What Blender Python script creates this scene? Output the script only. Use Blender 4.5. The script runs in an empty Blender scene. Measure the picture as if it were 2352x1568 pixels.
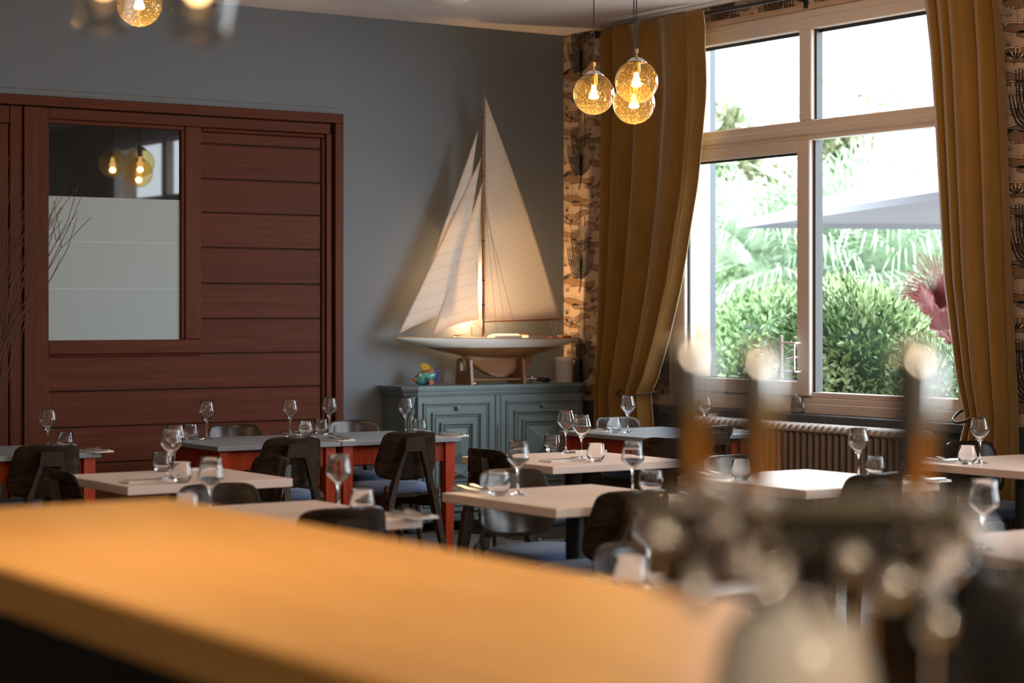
import bpy, bmesh, math, random
from mathutils import Vector, Matrix
random.seed(7)
PI = math.pi
sc = bpy.context.scene
COL = sc.collection
# ------------------------------------------------------------------ camera, sky, lights, exposure
CAM = Vector((-8.5474, -12.1299, 1.5)); F = Vector((.554988, .831858, 0)); R = Vector((.831858, -.554988, 0))
cd = bpy.data.cameras.new('camera'); cam = bpy.data.objects.new('camera', cd); COL.objects.link(cam)
cam.location = CAM; cam.rotation_euler = (PI/2, 0, -math.radians(33.7099))
cd.sensor_width = 36; cd.lens = 71.42; cd.shift_y = -68/2352; cd.clip_end = 300; cd.clip_start = .02
cd.dof.use_dof = True; cd.dof.focus_distance = 11.3; cd.dof.aperture_fstop = 2.0; cd.dof.aperture_blades = 0
sc.camera = cam
w = bpy.data.worlds.new('sky'); sc.world = w; w.use_nodes = True
bg = w.node_tree.nodes['Background']; bg.inputs[0].default_value = (.84, .93, 1, 1); bg.inputs[1].default_value = 13
sc.view_settings.view_transform = 'Standard'; sc.view_settings.look = 'None'
sc.view_settings.exposure = 0.0; sc.view_settings.gamma = 1; sc.view_settings.use_curve_mapping = False
sc.cycles.use_denoising = True; sc.cycles.max_bounces = 14; sc.cycles.transmission_bounces = 12
sc.cycles.transparent_max_bounces = 24; sc.cycles.glossy_bounces = 6; sc.cycles.diffuse_bounces = 5
sc.cycles.caustics_reflective = False; sc.cycles.caustics_refractive = True; sc.cycles.sample_clamp_indirect = 6
WARM = (1, .60, .27)
def lamp(name, loc, watts, col=WARM, rad=.05):
    l = bpy.data.lights.new(name, 'POINT'); l.energy = watts; l.color = col; l.shadow_soft_size = rad
    o = bpy.data.objects.new(name, l); COL.objects.link(o); o.location = loc; return o
sun = bpy.data.lights.new('sun', 'SUN'); sun.energy = 9; sun.angle = .05; sun.color = (1, .96, .88)
so = bpy.data.objects.new('sun', sun); COL.objects.link(so); so.rotation_euler = (math.radians(38), math.radians(-22), 0)
for i, (n, y0, y1) in enumerate((('window_portal', -4.0, -1.25), ('window_portal', -8.6, -5.9), ('window_portal', -13.2, -10.5))):
    l = bpy.data.lights.new(n, 'AREA'); l.shape = 'RECTANGLE'; l.size = y1-y0; l.size_y = 2.53; l.cycles.is_portal = True
    o = bpy.data.objects.new(n, l); COL.objects.link(o); o.location = (.2, (y0+y1)/2, 2.13); o.rotation_euler = (PI/2, 0, PI/2)
for p, e in (((-6.2, -6.0, 3.42), 24), ((-3.2, -6.6, 3.42), 30), ((-1.2, -5.6, 3.42), 14), ((-9.0, -4.6, 3.42), 22), ((-9.5, -9.0, 3.42), 16), ((-6.0, -10.6, 3.42), 30), ((-3.3, -9.6, 3.42), 16)):
    lamp('warm_fill_light', p, e, (1, .70, .42), rad=.08)  # added lights without fittings, out of view, for warm fill
lamp('tap_fill_light', (-7.5, -12.2, 2.2), 48, (1, .80, .58), .06)  # added light without a fitting, brightens the tap column from the camera side

def at(px, py, z):                      # pixel of the photograph -> point on the horizontal plane z
    d = F + R*((px-1176)/4666) + Vector((0, 0, (716-py)/4666)); t = (z-1.5)/d.z; return CAM + d*t
def aty(px, py, y):
    d = F + R*((px-1176)/4666) + Vector((0, 0, (716-py)/4666)); return CAM + d*((y-CAM.y)/d.y)
def atx(px, py, x):
    d = F + R*((px-1176)/4666) + Vector((0, 0, (716-py)/4666)); return CAM + d*((x-CAM.x)/d.x)
def atZ(px, py, Z):
    return CAM + (F + R*((px-1176)/4666) + Vector((0, 0, (716-py)/4666)))*Z

# ------------------------------------------------------------------ materials
def mat(name, col, rough=.5, metal=0, spec=.5, noise=None, bump=None, coat=0, sheen=0, trans=0, ior=1.45):
    m = bpy.data.materials.new(name); m.use_nodes = True; nt = m.node_tree; b = nt.nodes['Principled BSDF']
    b.inputs['Base Color'].default_value = (*col, 1); b.inputs['Roughness'].default_value = rough
    b.inputs['Metallic'].default_value = metal; b.inputs['Specular IOR Level'].default_value = spec
    b.inputs['Coat Weight'].default_value = coat; b.inputs['Sheen Weight'].default_value = sheen
    b.inputs['Transmission Weight'].default_value = trans; b.inputs['IOR'].default_value = ior
    tc = nt.nodes.new('ShaderNodeTexCoord')
    def nz(scale, detail=4, stretch=(1, 1, 1)):
        mp = nt.nodes.new('ShaderNodeMapping'); mp.inputs['Scale'].default_value = stretch
        n = nt.nodes.new('ShaderNodeTexNoise'); n.inputs['Scale'].default_value = scale; n.inputs['Detail'].default_value = detail
        nt.links.new(tc.outputs['Object'], mp.inputs[0]); nt.links.new(mp.outputs[0], n.inputs['Vector']); return n
    if noise:
        col2, scale, stretch = noise
        n = nz(scale, 5, stretch); rp = nt.nodes.new('ShaderNodeValToRGB')
        rp.color_ramp.elements[0].position = .32; rp.color_ramp.elements[1].position = .68
        rp.color_ramp.elements[0].color = (*col, 1); rp.color_ramp.elements[1].color = (*col2, 1)
        nt.links.new(n.outputs['Fac'], rp.inputs[0]); nt.links.new(rp.outputs[0], b.inputs['Base Color'])
    if bump:
        scale, stren, stretch = bump
        n = nz(scale, 6, stretch); bp = nt.nodes.new('ShaderNodeBump'); bp.inputs['Strength'].default_value = stren
        bp.inputs['Distance'].default_value = .005
        nt.links.new(n.outputs['Fac'], bp.inputs['Height']); nt.links.new(bp.outputs[0], b.inputs['Normal'])
    return m
def wood(name, c1, c2, stretch, rough=.45, coat=0, rand=.25, spec=.5):
    """wood grain along the axis with the small stretch; each object gets its own offset and tone"""
    m = bpy.data.materials.new(name); m.use_nodes = True; nt = m.node_tree; b = nt.nodes['Principled BSDF']
    L = nt.links.new; N = nt.nodes.new
    tc = N('ShaderNodeTexCoord'); oi = N('ShaderNodeObjectInfo'); ad = N('ShaderNodeVectorMath'); ad.operation = 'ADD'
    sc_ = N('ShaderNodeVectorMath'); sc_.operation = 'SCALE'; sc_.inputs[3].default_value = 13
    cx = N('ShaderNodeCombineXYZ'); L(oi.outputs['Random'], cx.inputs[0]); L(oi.outputs['Random'], cx.inputs[1]); L(oi.outputs['Random'], cx.inputs[2])
    L(cx.outputs[0], sc_.inputs[0]); L(tc.outputs['Object'], ad.inputs[0]); L(sc_.outputs[0], ad.inputs[1])
    mp = N('ShaderNodeMapping'); mp.inputs['Scale'].default_value = stretch; L(ad.outputs[0], mp.inputs[0])
    n1 = N('ShaderNodeTexNoise'); n1.inputs['Scale'].default_value = 3; n1.inputs['Detail'].default_value = 8; n1.inputs['Distortion'].default_value = 1.2
    L(mp.outputs[0], n1.inputs['Vector'])
    rp = N('ShaderNodeValToRGB'); rp.color_ramp.elements[0].position = .3; rp.color_ramp.elements[1].position = .7
    rp.color_ramp.elements[0].color = (*c1, 1); rp.color_ramp.elements[1].color = (*c2, 1); L(n1.outputs['Fac'], rp.inputs[0])
    hs = N('ShaderNodeHueSaturation'); mr = N('ShaderNodeMapRange'); mr.inputs[3].default_value = 1-rand; mr.inputs[4].default_value = 1+rand
    L(oi.outputs['Random'], mr.inputs[0]); L(mr.outputs[0], hs.inputs['Value']); L(rp.outputs[0], hs.inputs['Color'])
    L(hs.outputs[0], b.inputs['Base Color'])
    b.inputs['Roughness'].default_value = rough; b.inputs['Coat Weight'].default_value = coat; b.inputs['Coat Roughness'].default_value = .2; b.inputs['Specular IOR Level'].default_value = spec
    bp = N('ShaderNodeBump'); bp.inputs['Strength'].default_value = .15; bp.inputs['Distance'].default_value = .002
    L(n1.outputs['Fac'], bp.inputs['Height']); L(bp.outputs[0], b.inputs['Normal'])
    return m
def thin_glass(name, tint=(1, 1, 1), fres=1.5, extra=0, diffuse=None, bubbles=False, rough=0.0):
    """a sheet of glass: what lies behind shows through, plus a Fresnel reflection"""
    m = bpy.data.materials.new(name); m.use_nodes = True; nt = m.node_tree; nt.nodes.clear(); L = nt.links.new; N = nt.nodes.new
    out = N('ShaderNodeOutputMaterial'); tr = N('ShaderNodeBsdfTransparent'); tr.inputs[0].default_value = (*tint, 1)
    gl = N('ShaderNodeBsdfGlossy'); gl.inputs['Roughness'].default_value = rough
    lw = N('ShaderNodeLayerWeight'); pw = N('ShaderNodeMath'); pw.operation = 'POWER'; pw.inputs[1].default_value = 5; L(lw.outputs['Facing'], pw.inputs[0])
    f0 = ((fres-1)/(fres+1))**2; fr = N('ShaderNodeMapRange'); fr.inputs[3].default_value = f0; fr.inputs[4].default_value = .9; L(pw.outputs[0], fr.inputs[0])
    mx = N('ShaderNodeMixShader'); base = tr.outputs[0]
    if diffuse:
        amount, dcol = diffuse
        df = N('ShaderNodeBsdfTranslucent'); df.inputs[0].default_value = (*dcol, 1); m2 = N('ShaderNodeMixShader')
        m2.inputs[0].default_value = amount; L(base, m2.inputs[1]); L(df.outputs[0], m2.inputs[2]); base = m2.outputs[0]
        if bubbles:
            tc = N('ShaderNodeTexCoord'); vo = N('ShaderNodeTexVoronoi'); vo.inputs['Scale'].default_value = 95
            L(tc.outputs['Object'], vo.inputs['Vector'])
            lt = N('ShaderNodeMapRange'); lt.inputs[1].default_value = .16; lt.inputs[2].default_value = .3
            lt.inputs[3].default_value = .22; lt.inputs[4].default_value = amount
            L(vo.outputs['Distance'], lt.inputs[0]); L(lt.outputs[0], m2.inputs[0])
    L(fr.outputs[0], mx.inputs[0]); L(base, mx.inputs[1]); L(gl.outputs[0], mx.inputs[2]); L(mx.outputs[0], out.inputs[0])
    return m
def emit(name, col, strength):
    m = bpy.data.materials.new(name); m.use_nodes = True; nt = m.node_tree; nt.nodes.clear()
    o = nt.nodes.new('ShaderNodeOutputMaterial'); e = nt.nodes.new('ShaderNodeEmission')
    e.inputs[0].default_value = (*col, 1); e.inputs[1].default_value = strength; nt.links.new(e.outputs[0], o.inputs[0]); return m
def cloth(name, col, transl, seam=None, rough=.9):
    m = bpy.data.materials.new(name); m.use_nodes = True; nt = m.node_tree; nt.nodes.clear(); L = nt.links.new; N = nt.nodes.new
    o = N('ShaderNodeOutputMaterial'); d = N('ShaderNodeBsdfDiffuse'); t = N('ShaderNodeBsdfTranslucent'); mx = N('ShaderNodeMixShader')
    mx.inputs[0].default_value = transl; L(d.outputs[0], mx.inputs[1]); L(t.outputs[0], mx.inputs[2]); L(mx.outputs[0], o.inputs[0])
    d.inputs[0].default_value = (*col, 1); t.inputs[0].default_value = (*col, 1)
    if seam:                             # printed seams: (angle, spacing) of parallel stitched lines
        ang, sp, dark = seam
        tc = N('ShaderNodeTexCoord'); mp = N('ShaderNodeVectorRotate'); mp.rotation_type = 'Y_AXIS'; mp.inputs['Angle'].default_value = ang
        L(tc.outputs['Object'], mp.inputs['Vector']); sx = N('ShaderNodeSeparateXYZ'); L(mp.outputs[0], sx.inputs[0])
        dv = N('ShaderNodeMath'); dv.operation = 'DIVIDE'; dv.inputs[1].default_value = sp; L(sx.outputs[2], dv.inputs[0])
        fr = N('ShaderNodeMath'); fr.operation = 'FRACT'; L(dv.outputs[0], fr.inputs[0])
        lt = N('ShaderNodeMath'); lt.operation = 'LESS_THAN'; lt.inputs[1].default_value = .045; L(fr.outputs[0], lt.inputs[0])
        mc = N('ShaderNodeMixRGB'); mc.inputs[1].default_value = (*col, 1); mc.inputs[2].default_value = (*[c*dark for c in col], 1)
        L(lt.outputs[0], mc.inputs[0]); L(mc.outputs[0], d.inputs[0]); L(mc.outputs[0], t.inputs[0])
    return m
M = {}
M['blue'] = mat('blue_grey_paint', (.150, .172, .205), .55, spec=.3, bump=(60, .12, (1, 1, 1)))
M['wainscot'] = mat('slate_paint', (.055, .065, .085), .5)
M['ceil'] = mat('ceiling_paint', (.82, .77, .77), .8, bump=(30, .1, (1, 1, 1)))
M['plain'] = mat('plaster', (.42, .36, .31), .8)
M['paper'] = mat('wallpaper_ground', (.53, .385, .285), .7)
M['paper_brown'] = mat('wallpaper_brown', (.27, .155, .095), .7)
M['paper_dark'] = mat('wallpaper_ink', (.035, .038, .042), .7)
M['paper_light'] = mat('wallpaper_light', (.70, .53, .40), .7)
M['redwood'] = wood('red_brown_board', (.074, .0175, .0075), (.108, .028, .012), (.35, 6, 9), .5, 0, .10, .12)
M['redwood_v'] = wood('red_brown_post', (.076, .019, .0085), (.110, .030, .0135), (9, 6, .35), .5, 0, .10, .12)
M['gap'] = mat('dark_joint', (.012, .005, .003), .8)
M['cherry'] = wood('cherry_table_wood', (.30, .030, .008), (.42, .055, .013), (8, 8, .8), .4, .0, .1, .25)
M['chair'] = wood('dark_stained_beech', (.030, .020, .0135), (.055, .037, .025), (2.2, 9, 9), .28, 0, .15, .28)
M['chair_back'] = wood('dark_stained_plywood', (.012, .0075, .0045), (.050, .031, .019), (1.2, 8, 8), .20, 0, .12, .22)
M['denim'] = mat('blue_tweed', (.045, .085, .20), .95, noise=((.10, .15, .28), 420, (1, 1, 1)), bump=(700, .4, (1, 1, 1)), sheen=.3)
M['top_pink'] = mat('pale_laminate', (.76, .605, .52), .36, noise=((.80, .645, .56), 14, (.4, 3, 1)))
M['edge_pink'] = mat('pale_laminate_edge', (.64, .46, .35), .45)
M['top_grey'] = mat('grey_painted_top', (.24, .265, .30), .35, bump=(40, .05, (.2, 2, 1)))
M['blackmetal'] = mat('black_powder_coat', (.012, .012, .014), .4)
M['steel'] = mat('polished_steel', (.75, .74, .72), .18, 1)
M['chrome'] = mat('chrome', (.80, .79, .77), .06, 1)
M['brushed'] = mat('brushed_steel', (.72, .70, .66), .26, 1)
M['blackplastic'] = mat('black_plastic', (.012, .012, .012), .35)
M['napkin'] = mat('white_napkin', (.78, .74, .72), .9, bump=(90, .3, (1, 1, 1)))
M['glass'] = mat('clear_glass', (1, 1, 1), 0, trans=1, ior=1.47)
M['pane'] = thin_glass('window_glass', (.97, .985, .98), 1.35)
M['dark_pane'] = mat('dark_glass', (.010, .014, .018), .02, spec=.75)
M['frost'] = mat('frosted_film', (.34, .40, .41), .40, spec=.4)
M['film_line'] = mat('film_joint', (.55, .60, .60), .3)
M['frame'] = mat('window_frame_paint', (.62, .54, .50), .35)
M['gasket'] = mat('black_gasket', (.015, .017, .02), .4)
M['white'] = mat('white_plastic', (.78, .76, .76), .4)
M['render'] = mat('outdoor_render', (.105, .125, .150), .85, bump=(40, .3, (1, 1, 1)))
M['mustard'] = mat('mustard_velvet', (.195, .094, .009), .85, noise=((.235, .118, .013), 9, (1, 1, .3)), sheen=.55, bump=(400, .15, (1, 1, 1)))
M['seamcord'] = mat('curtain_edge', (.50, .40, .24), .9)
M['iron'] = mat('dark_iron', (.02, .016, .016), .45)
M['rad'] = mat('radiator_enamel', (.23, .18, .15), .42)
M['counter'] = wood('golden_oak', (.66, .37, .105), (.75, .44, .14), (6, .5, 6), .40, 0, .02, .15)
M['counter_side'] = wood('oak_edge', (.45, .2, .05), (.5, .25, .07), (6, .5, 6), .5, 0, .02)
M['barbase'] = mat('bar_panel', (.02, .014, .010), .6)
M['side'] = mat('teal_grey_lacquer', (.135, .185, .205), .38, noise=((.15, .205, .225), 5, (1, 1, 1)), bump=(80, .05, (1, 1, .2)))
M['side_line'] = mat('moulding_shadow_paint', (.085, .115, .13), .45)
M['hull_white'] = mat('white_hull', (.78, .77, .76), .3)
M['hull_wood'] = wood('varnished_hull', (.25, .11, .045), (.36, .17, .07), (.6, 8, 8), .32, .4, .03)
M['mast'] = wood('varnished_spar', (.22, .08, .03), (.30, .12, .045), (9, 9, .6), .3, .4, .03)
M['stand'] = wood('boat_stand_wood', (.22, .105, .05), (.30, .15, .075), (6, 6, .6), .45, .1, .05)
M['deck'] = mat('deck_planking', (.46, .27, .13), .5)
M['sail'] = cloth('main_sail_cloth', (.90, .86, .83), .52, (math.radians(24), .052, .80))
M['sail2'] = cloth('jib_cloth', (.90, .86, .83), .42, (math.radians(14), .085, .80))
M['line'] = mat('rigging_cord', (.20, .15, .11), .8)
M['brass'] = mat('brass', (.75, .50, .20), .22, 1)
M['amber'] = thin_glass('amber_seeded_glass', (.96, .84, .52), 1.45, diffuse=(.022, (1, .74, .30)), bubbles=True)
M['clearshade'] = thin_glass('smoked_shade_glass', (.84, .80, .76), 1.5)
M['bulb'] = emit('bulb_glow', (1, .62, .28), 14)
M['bar_bulb'] = emit('bar_bulb_glow', (1, .58, .24), 7)
M['lampglow'] = emit('lamp_glow', (1, .70, .36), 30)
M['cable'] = mat('black_cable', (.012, .012, .012), .4)
M['cork'] = mat('ferrule', (.55, .38, .22), .5)
M['ceramic_teal'] = mat('teal_glaze', (.06, .25, .24), .15, noise=((.10, .36, .30), 40, (1, 1, 1)))
M['ceramic_blue'] = mat('blue_glaze', (.02, .10, .22), .15)
M['ceramic_navy'] = mat('navy_glaze', (.02, .03, .09), .2, noise=((.12, .14, .25), 90, (1, 1, 1)))
M['ceramic_red'] = mat('red_glaze', (.36, .06, .035), .15)
M['ceramic_orange'] = mat('orange_glaze', (.62, .22, .06), .15)
M['ceramic_yellow'] = mat('yellow_glaze', (.62, .38, .06), .15)
M['ceramic_cream'] = mat('cream_glaze', (.7, .62, .45), .15)
M['speaker'] = mat('speaker_mesh', (.55, .53, .53), .8, bump=(900, .4, (1, 1, 1)))
M['twig'] = mat('dry_twig', (.115, .047, .024), .7)
M['vase'] = mat('dark_vase', (.03, .028, .03), .4)
M['wax'] = mat('pale_wax', (.75, .70, .68), .5)
M['leaf'] = mat('shrub_leaf', (.10, .19, .072), .45, noise=((.27, .37, .20), 3.0, (1, 1, 1)))
M['leaf_tree'] = mat('tree_leaf', (.085, .14, .055), .5, noise=((.27, .25, .17), 1.6, (1, 1, 1)))
M['leaf_shade'] = mat('leaf_gap_shade', (.012, .030, .009), .7)
M['palm'] = mat('palm_leaf', (.15, .25, .14), .4, noise=((.34, .42, .31), 2.2, (1, 1, 1)))
M['red_leaf'] = mat('red_leaf', (.20, .03, .033), .45)
M['bark'] = mat('bark', (.04, .03, .02), .9)
M['bounce_ground'] = mat('pale_bounce_ground', (.46, .43, .39), .9, noise=((.54, .51, .47), 3, (1, 1, 1)))  # unseen ground, made pale to bounce daylight up to the ceiling
M['parasol'] = cloth('parasol_cloth', (.20, .205, .23), .06)
M['parasol_pole'] = mat('grey_aluminium', (.16, .165, .18), .4, .3)
M['cream'] = mat('cream_enamel', (.90, .87, .80), .16)
M['olive_metal'] = mat('olive_bronze', (.13, .12, .085), .3, .5)
M['manifold'] = mat('dark_bronze', (.030, .024, .019), .25, .4)
M['handle_reflection'] = mat('amber_reflection_metal', (.85, .50, .14), .14, 1)  # warm reflection of the lit counter is put into the metal's amber colour
M['handle_chrome'] = mat('satin_chrome', (.82, .81, .78), .12, 1)
M['floor'] = mat('floor_screed', (.06, .055, .055), .7)
M['plank'] = wood('grey_brown_plank', (.07, .062, .06), (.21, .185, .175), (.6, 14, 6), .42, .15, .16)

# ------------------------------------------------------------------ mesh helpers
class MB:
    def __init__(s): s.v = []; s.f = []
    def add(s, vs, fs):
        o = len(s.v); s.v += [tuple(v) for v in vs]; s.f += [[i+o for i in f] for f in fs]; return s
    def box(s, x0, y0, z0, x1, y1, z1):
        return s.add([(x0,y0,z0),(x1,y0,z0),(x1,y1,z0),(x0,y1,z0),(x0,y0,z1),(x1,y0,z1),(x1,y1,z1),(x0,y1,z1)],
                     [(3,2,1,0),(4,5,6,7),(0,1,5,4),(1,2,6,5),(2,3,7,6),(3,0,4,7)])
    def cbox(s, x0, y0, z0, x1, y1, z1, c=.004):     # box with chamfered edges
        c = min(c, abs(x1-x0)*.45, abs(y1-y0)*.45, abs(z1-z0)*.45)
        if x1 < x0: x0, x1 = x1, x0
        if y1 < y0: y0, y1 = y1, y0
        if z1 < z0: z0, z1 = z1, z0
        bm = bmesh.new(); bmesh.ops.create_cube(bm, size=1)
        for v in bm.verts: v.co = Vector((x0 if v.co.x < 0 else x1, y0 if v.co.y < 0 else y1, z0 if v.co.z < 0 else z1))
        bmesh.ops.bevel(bm, geom=bm.edges[:], offset=c, segments=1, affect='EDGES')
        bm.verts.index_update(); s.add([v.co[:] for v in bm.verts], [[v.index for v in f.verts] for f in bm.faces]); bm.free(); return s
    def lathe(s, prof, n=32, c=(0, 0, 0), axis='z'):
        vs = []; fs = []; k = len(prof)
        for i in range(n):
            a = 2*PI*i/n
            for r, z in prof:
                p = (r*math.cos(a), r*math.sin(a), z)
                if axis == 'y': p = (p[0], p[2], p[1])
                if axis == 'x': p = (p[2], p[0], p[1])
                vs.append((p[0]+c[0], p[1]+c[1], p[2]+c[2]))
        for i in range(n):
            j = (i+1) % n
            for q in range(k-1): fs.append((i*k+q, j*k+q, j*k+q+1, i*k+q+1))
        s.add(vs, fs); return s
    def tube(s, pts, r, n=8, cap=True):
        pts = [Vector(p) for p in pts]; m = len(pts)
        rs = r if isinstance(r, (list, tuple)) else [r]*m
        up = Vector((0, 0, 1)); t0 = (pts[1]-pts[0]).normalized()
        if abs(t0.dot(up)) > .9: up = Vector((1, 0, 0))
        nrm = (up - t0*up.dot(t0)).normalized(); vs = []; fs = []
        for i, p in enumerate(pts):
            t = (pts[min(i+1, m-1)]-pts[max(i-1, 0)]).normalized()
            nrm = (nrm - t*nrm.dot(t)).normalized(); b = t.cross(nrm)
            for k in range(n):
                a = 2*PI*k/n; vs.append(p + (nrm*math.cos(a)+b*math.sin(a))*rs[i])
        for i in range(m-1):
            for k in range(n): fs.append((i*n+k, i*n+(k+1) % n, (i+1)*n+(k+1) % n, (i+1)*n+k))
        if cap: fs.append(tuple(range(n))[::-1]); fs.append(tuple(range((m-1)*n, m*n)))
        return s.add(vs, fs)
    def prism(s, poly, a0, a1, plane='xz'):          # polygon in a plane, extruded along the third axis
        def P(u, v, a): return {'xz': (u, a, v), 'yz': (a, u, v), 'xy': (u, v, a)}[plane]
        n = len(poly); vs = [P(u, v, a0) for u, v in poly]+[P(u, v, a1) for u, v in poly]
        fs = [tuple(range(n))[::-1], tuple(range(n, 2*n))]+[(i, (i+1) % n, (i+1) % n+n, i+n) for i in range(n)]
        return s.add(vs, fs)
    def loft(s, rings, closed=True, caps=True):
        n = len(rings[0]); vs = [p for r in rings for p in r]; fs = []
        for i in range(len(rings)-1):
            for k in range(n if closed else n-1): fs.append((i*n+k, i*n+(k+1) % n, (i+1)*n+(k+1) % n, (i+1)*n+k))
        if caps: fs.append(tuple(range(n))[::-1]); fs.append(tuple(range((len(rings)-1)*n, len(rings)*n)))
        return s.add(vs, fs)
    def ball(s, c, r, n=16, m=10):
        r = r if isinstance(r, (list, tuple)) else (r, r, r)
        prof = [(math.sin(PI*i/m), -math.cos(PI*i/m)) for i in range(m+1)]
        k = len(s.v); s.lathe(prof, n)
        for i in range(k, len(s.v)): p = s.v[i]; s.v[i] = (p[0]*r[0]+c[0], p[1]*r[1]+c[1], p[2]*r[2]+c[2])
        return s
    def xf(s, mtx, start=0):
        for i in range(start, len(s.v)): s.v[i] = tuple(mtx @ Vector(s.v[i]))
        return s
def obj(name, mb, m, parent=None, smooth=35, loc=None, fix=True):
    me = bpy.data.meshes.new(name); me.from_pydata(mb.v, [], mb.f)
    if fix:
        bm = bmesh.new(); bm.from_mesh(me); bmesh.ops.remove_doubles(bm, verts=bm.verts, dist=1e-6)
        bmesh.ops.recalc_face_normals(bm, faces=bm.faces); bm.to_mesh(me); bm.free()
    me.materials.append(m)
    if smooth:
        me.shade_smooth(); me.set_sharp_from_angle(angle=math.radians(smooth))
    o = bpy.data.objects.new(name, me); COL.objects.link(o)
    if parent: o.parent = parent
    if loc is not None: o.location = loc
    return o
def tag(o, label, cat, group=None):
    o['label'] = label; o['category'] = cat
    if group: o['group'] = group
    return o
def thing(name, label, cat, loc=(0, 0, 0), rz=0, group=None):
    o = bpy.data.objects.new(name, None); COL.objects.link(o); o.location = loc; o.rotation_euler = (0, 0, rz); o.empty_display_size = .1
    return tag(o, label, cat, group)
def structure(name, mb=None, m=None, smooth=35):
    if mb is None:
        o = bpy.data.objects.new(name, None); COL.objects.link(o)
    else: o = obj(name, mb, m, smooth=smooth)
    o['kind'] = 'structure'; return o
def dup(root, loc, rz=0, label=None, group=None):
    def cp(o, par):
        c = o.copy(); COL.objects.link(c)
        if par: c.parent = par
        for ch in kids.get(o.name, []): cp(ch, c)
        return c
    kids = {}
    for o in list(COL.objects):
        if o.parent: kids.setdefault(o.parent.name, []).append(o)
    r = cp(root, None); r.location = loc; r.rotation_euler = (0, 0, rz)
    if label: r['label'] = label
    if group: r['group'] = group
    return r
def spline(pts, n=8, closed=False):
    P = [Vector(p) for p in pts]; m = len(P); out = []
    for i in range(m if closed else m-1):
        g = lambda k: P[k % m] if closed else P[max(0, min(m-1, k))]
        a, b, c, d = g(i-1), g(i), g(i+1), g(i+2)
        for k in range(n):
            t = k/n; out.append(.5*((2*b)+(c-a)*t+(2*a-5*b+4*c-d)*t*t+(3*b-a-3*c+d)*t**3))
    if not closed: out.append(P[-1])
    return out

# ------------------------------------------------------------------ the room
HC = 3.516
fl = structure('floor', MB().box(-13.2, -15.2, -.12, 0, 0, -.012), M['floor'])
pm = None; seen = 0
for r in range(34):                       # planks where the floor shows between the chairs
    y1 = -.0-r*.19; x = -6.2+random.uniform(-1.2, 0)
    while x < -.02:
        x1 = min(x+1.22, -.015)
        if x1-x > .1:
            mbp = MB().cbox(x+.0015, y1-.1885, -.012, x1-.0015, y1-.0015, 0, .002)
            obj('plank', mbp, M['plank'], fl, smooth=0, fix=False)
        x = x1
structure('ceiling', MB().box(-13.2, -15.2, HC, 0, 0, HC+.2), M['ceil'])
structure('wall_back', MB().box(-13.2, 0, -.12, 0, .3, HC+.2), M['blue'])
structure('wall_left', MB().box(-13.5, -15.2, -.12, -13.2, .3, HC+.2), M['plain'])
structure('wall_front', MB().box(-13.5, -15.5, -.12, .35, -15.2, HC+.2), M['plain'])
YA, YB, ZA, ZB = -4.0, -1.25, .866, 3.385          # window opening
Y2A, Y2B, Y3A, Y3B = -8.6, -5.9, -13.2, -10.5      # the next windows along, outside the frame
wr = structure('wall_right', MB().box(0, YB, -.12, .35, .3, HC+.2).box(0, YA, ZB, .35, YB, HC+.2).box(0, YA, -.12, .35, YB, ZA-.06)
    .box(0, Y2B, -.12, .35, YA, HC+.2).box(0, Y2A, ZB, .35, Y2B, HC+.2).box(0, Y2A, -.12, .35, Y2B, ZA-.06).box(0, Y3B, -.12, .35, Y2A, HC+.2).box(0, Y3A, ZB, .35, Y3B, HC+.2).box(0, Y3A, -.12, .35, Y3B, ZA-.06).box(0, -15.2, -.12, .35, Y3A, HC+.2), M['paper'])
structure('trim_1', MB().box(-.012, -15.2, 0, 0, -4.0, .865).box(-.012, -1.25, 0, 0, 0, .865).box(-.012, -4.0, 0, 0, -1.25, .80), M['wainscot'])
structure('trim_2', MB().cbox(-13.2, -.012, 2.839, -1.868, 0, 2.882, .004), M['blue'])
structure('trim_3', MB().box(.35, YA-1.5, -.1, .40, YA, 3.6).box(.35, YB, -.1, .40, .3, 3.6), M['render'])

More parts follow.
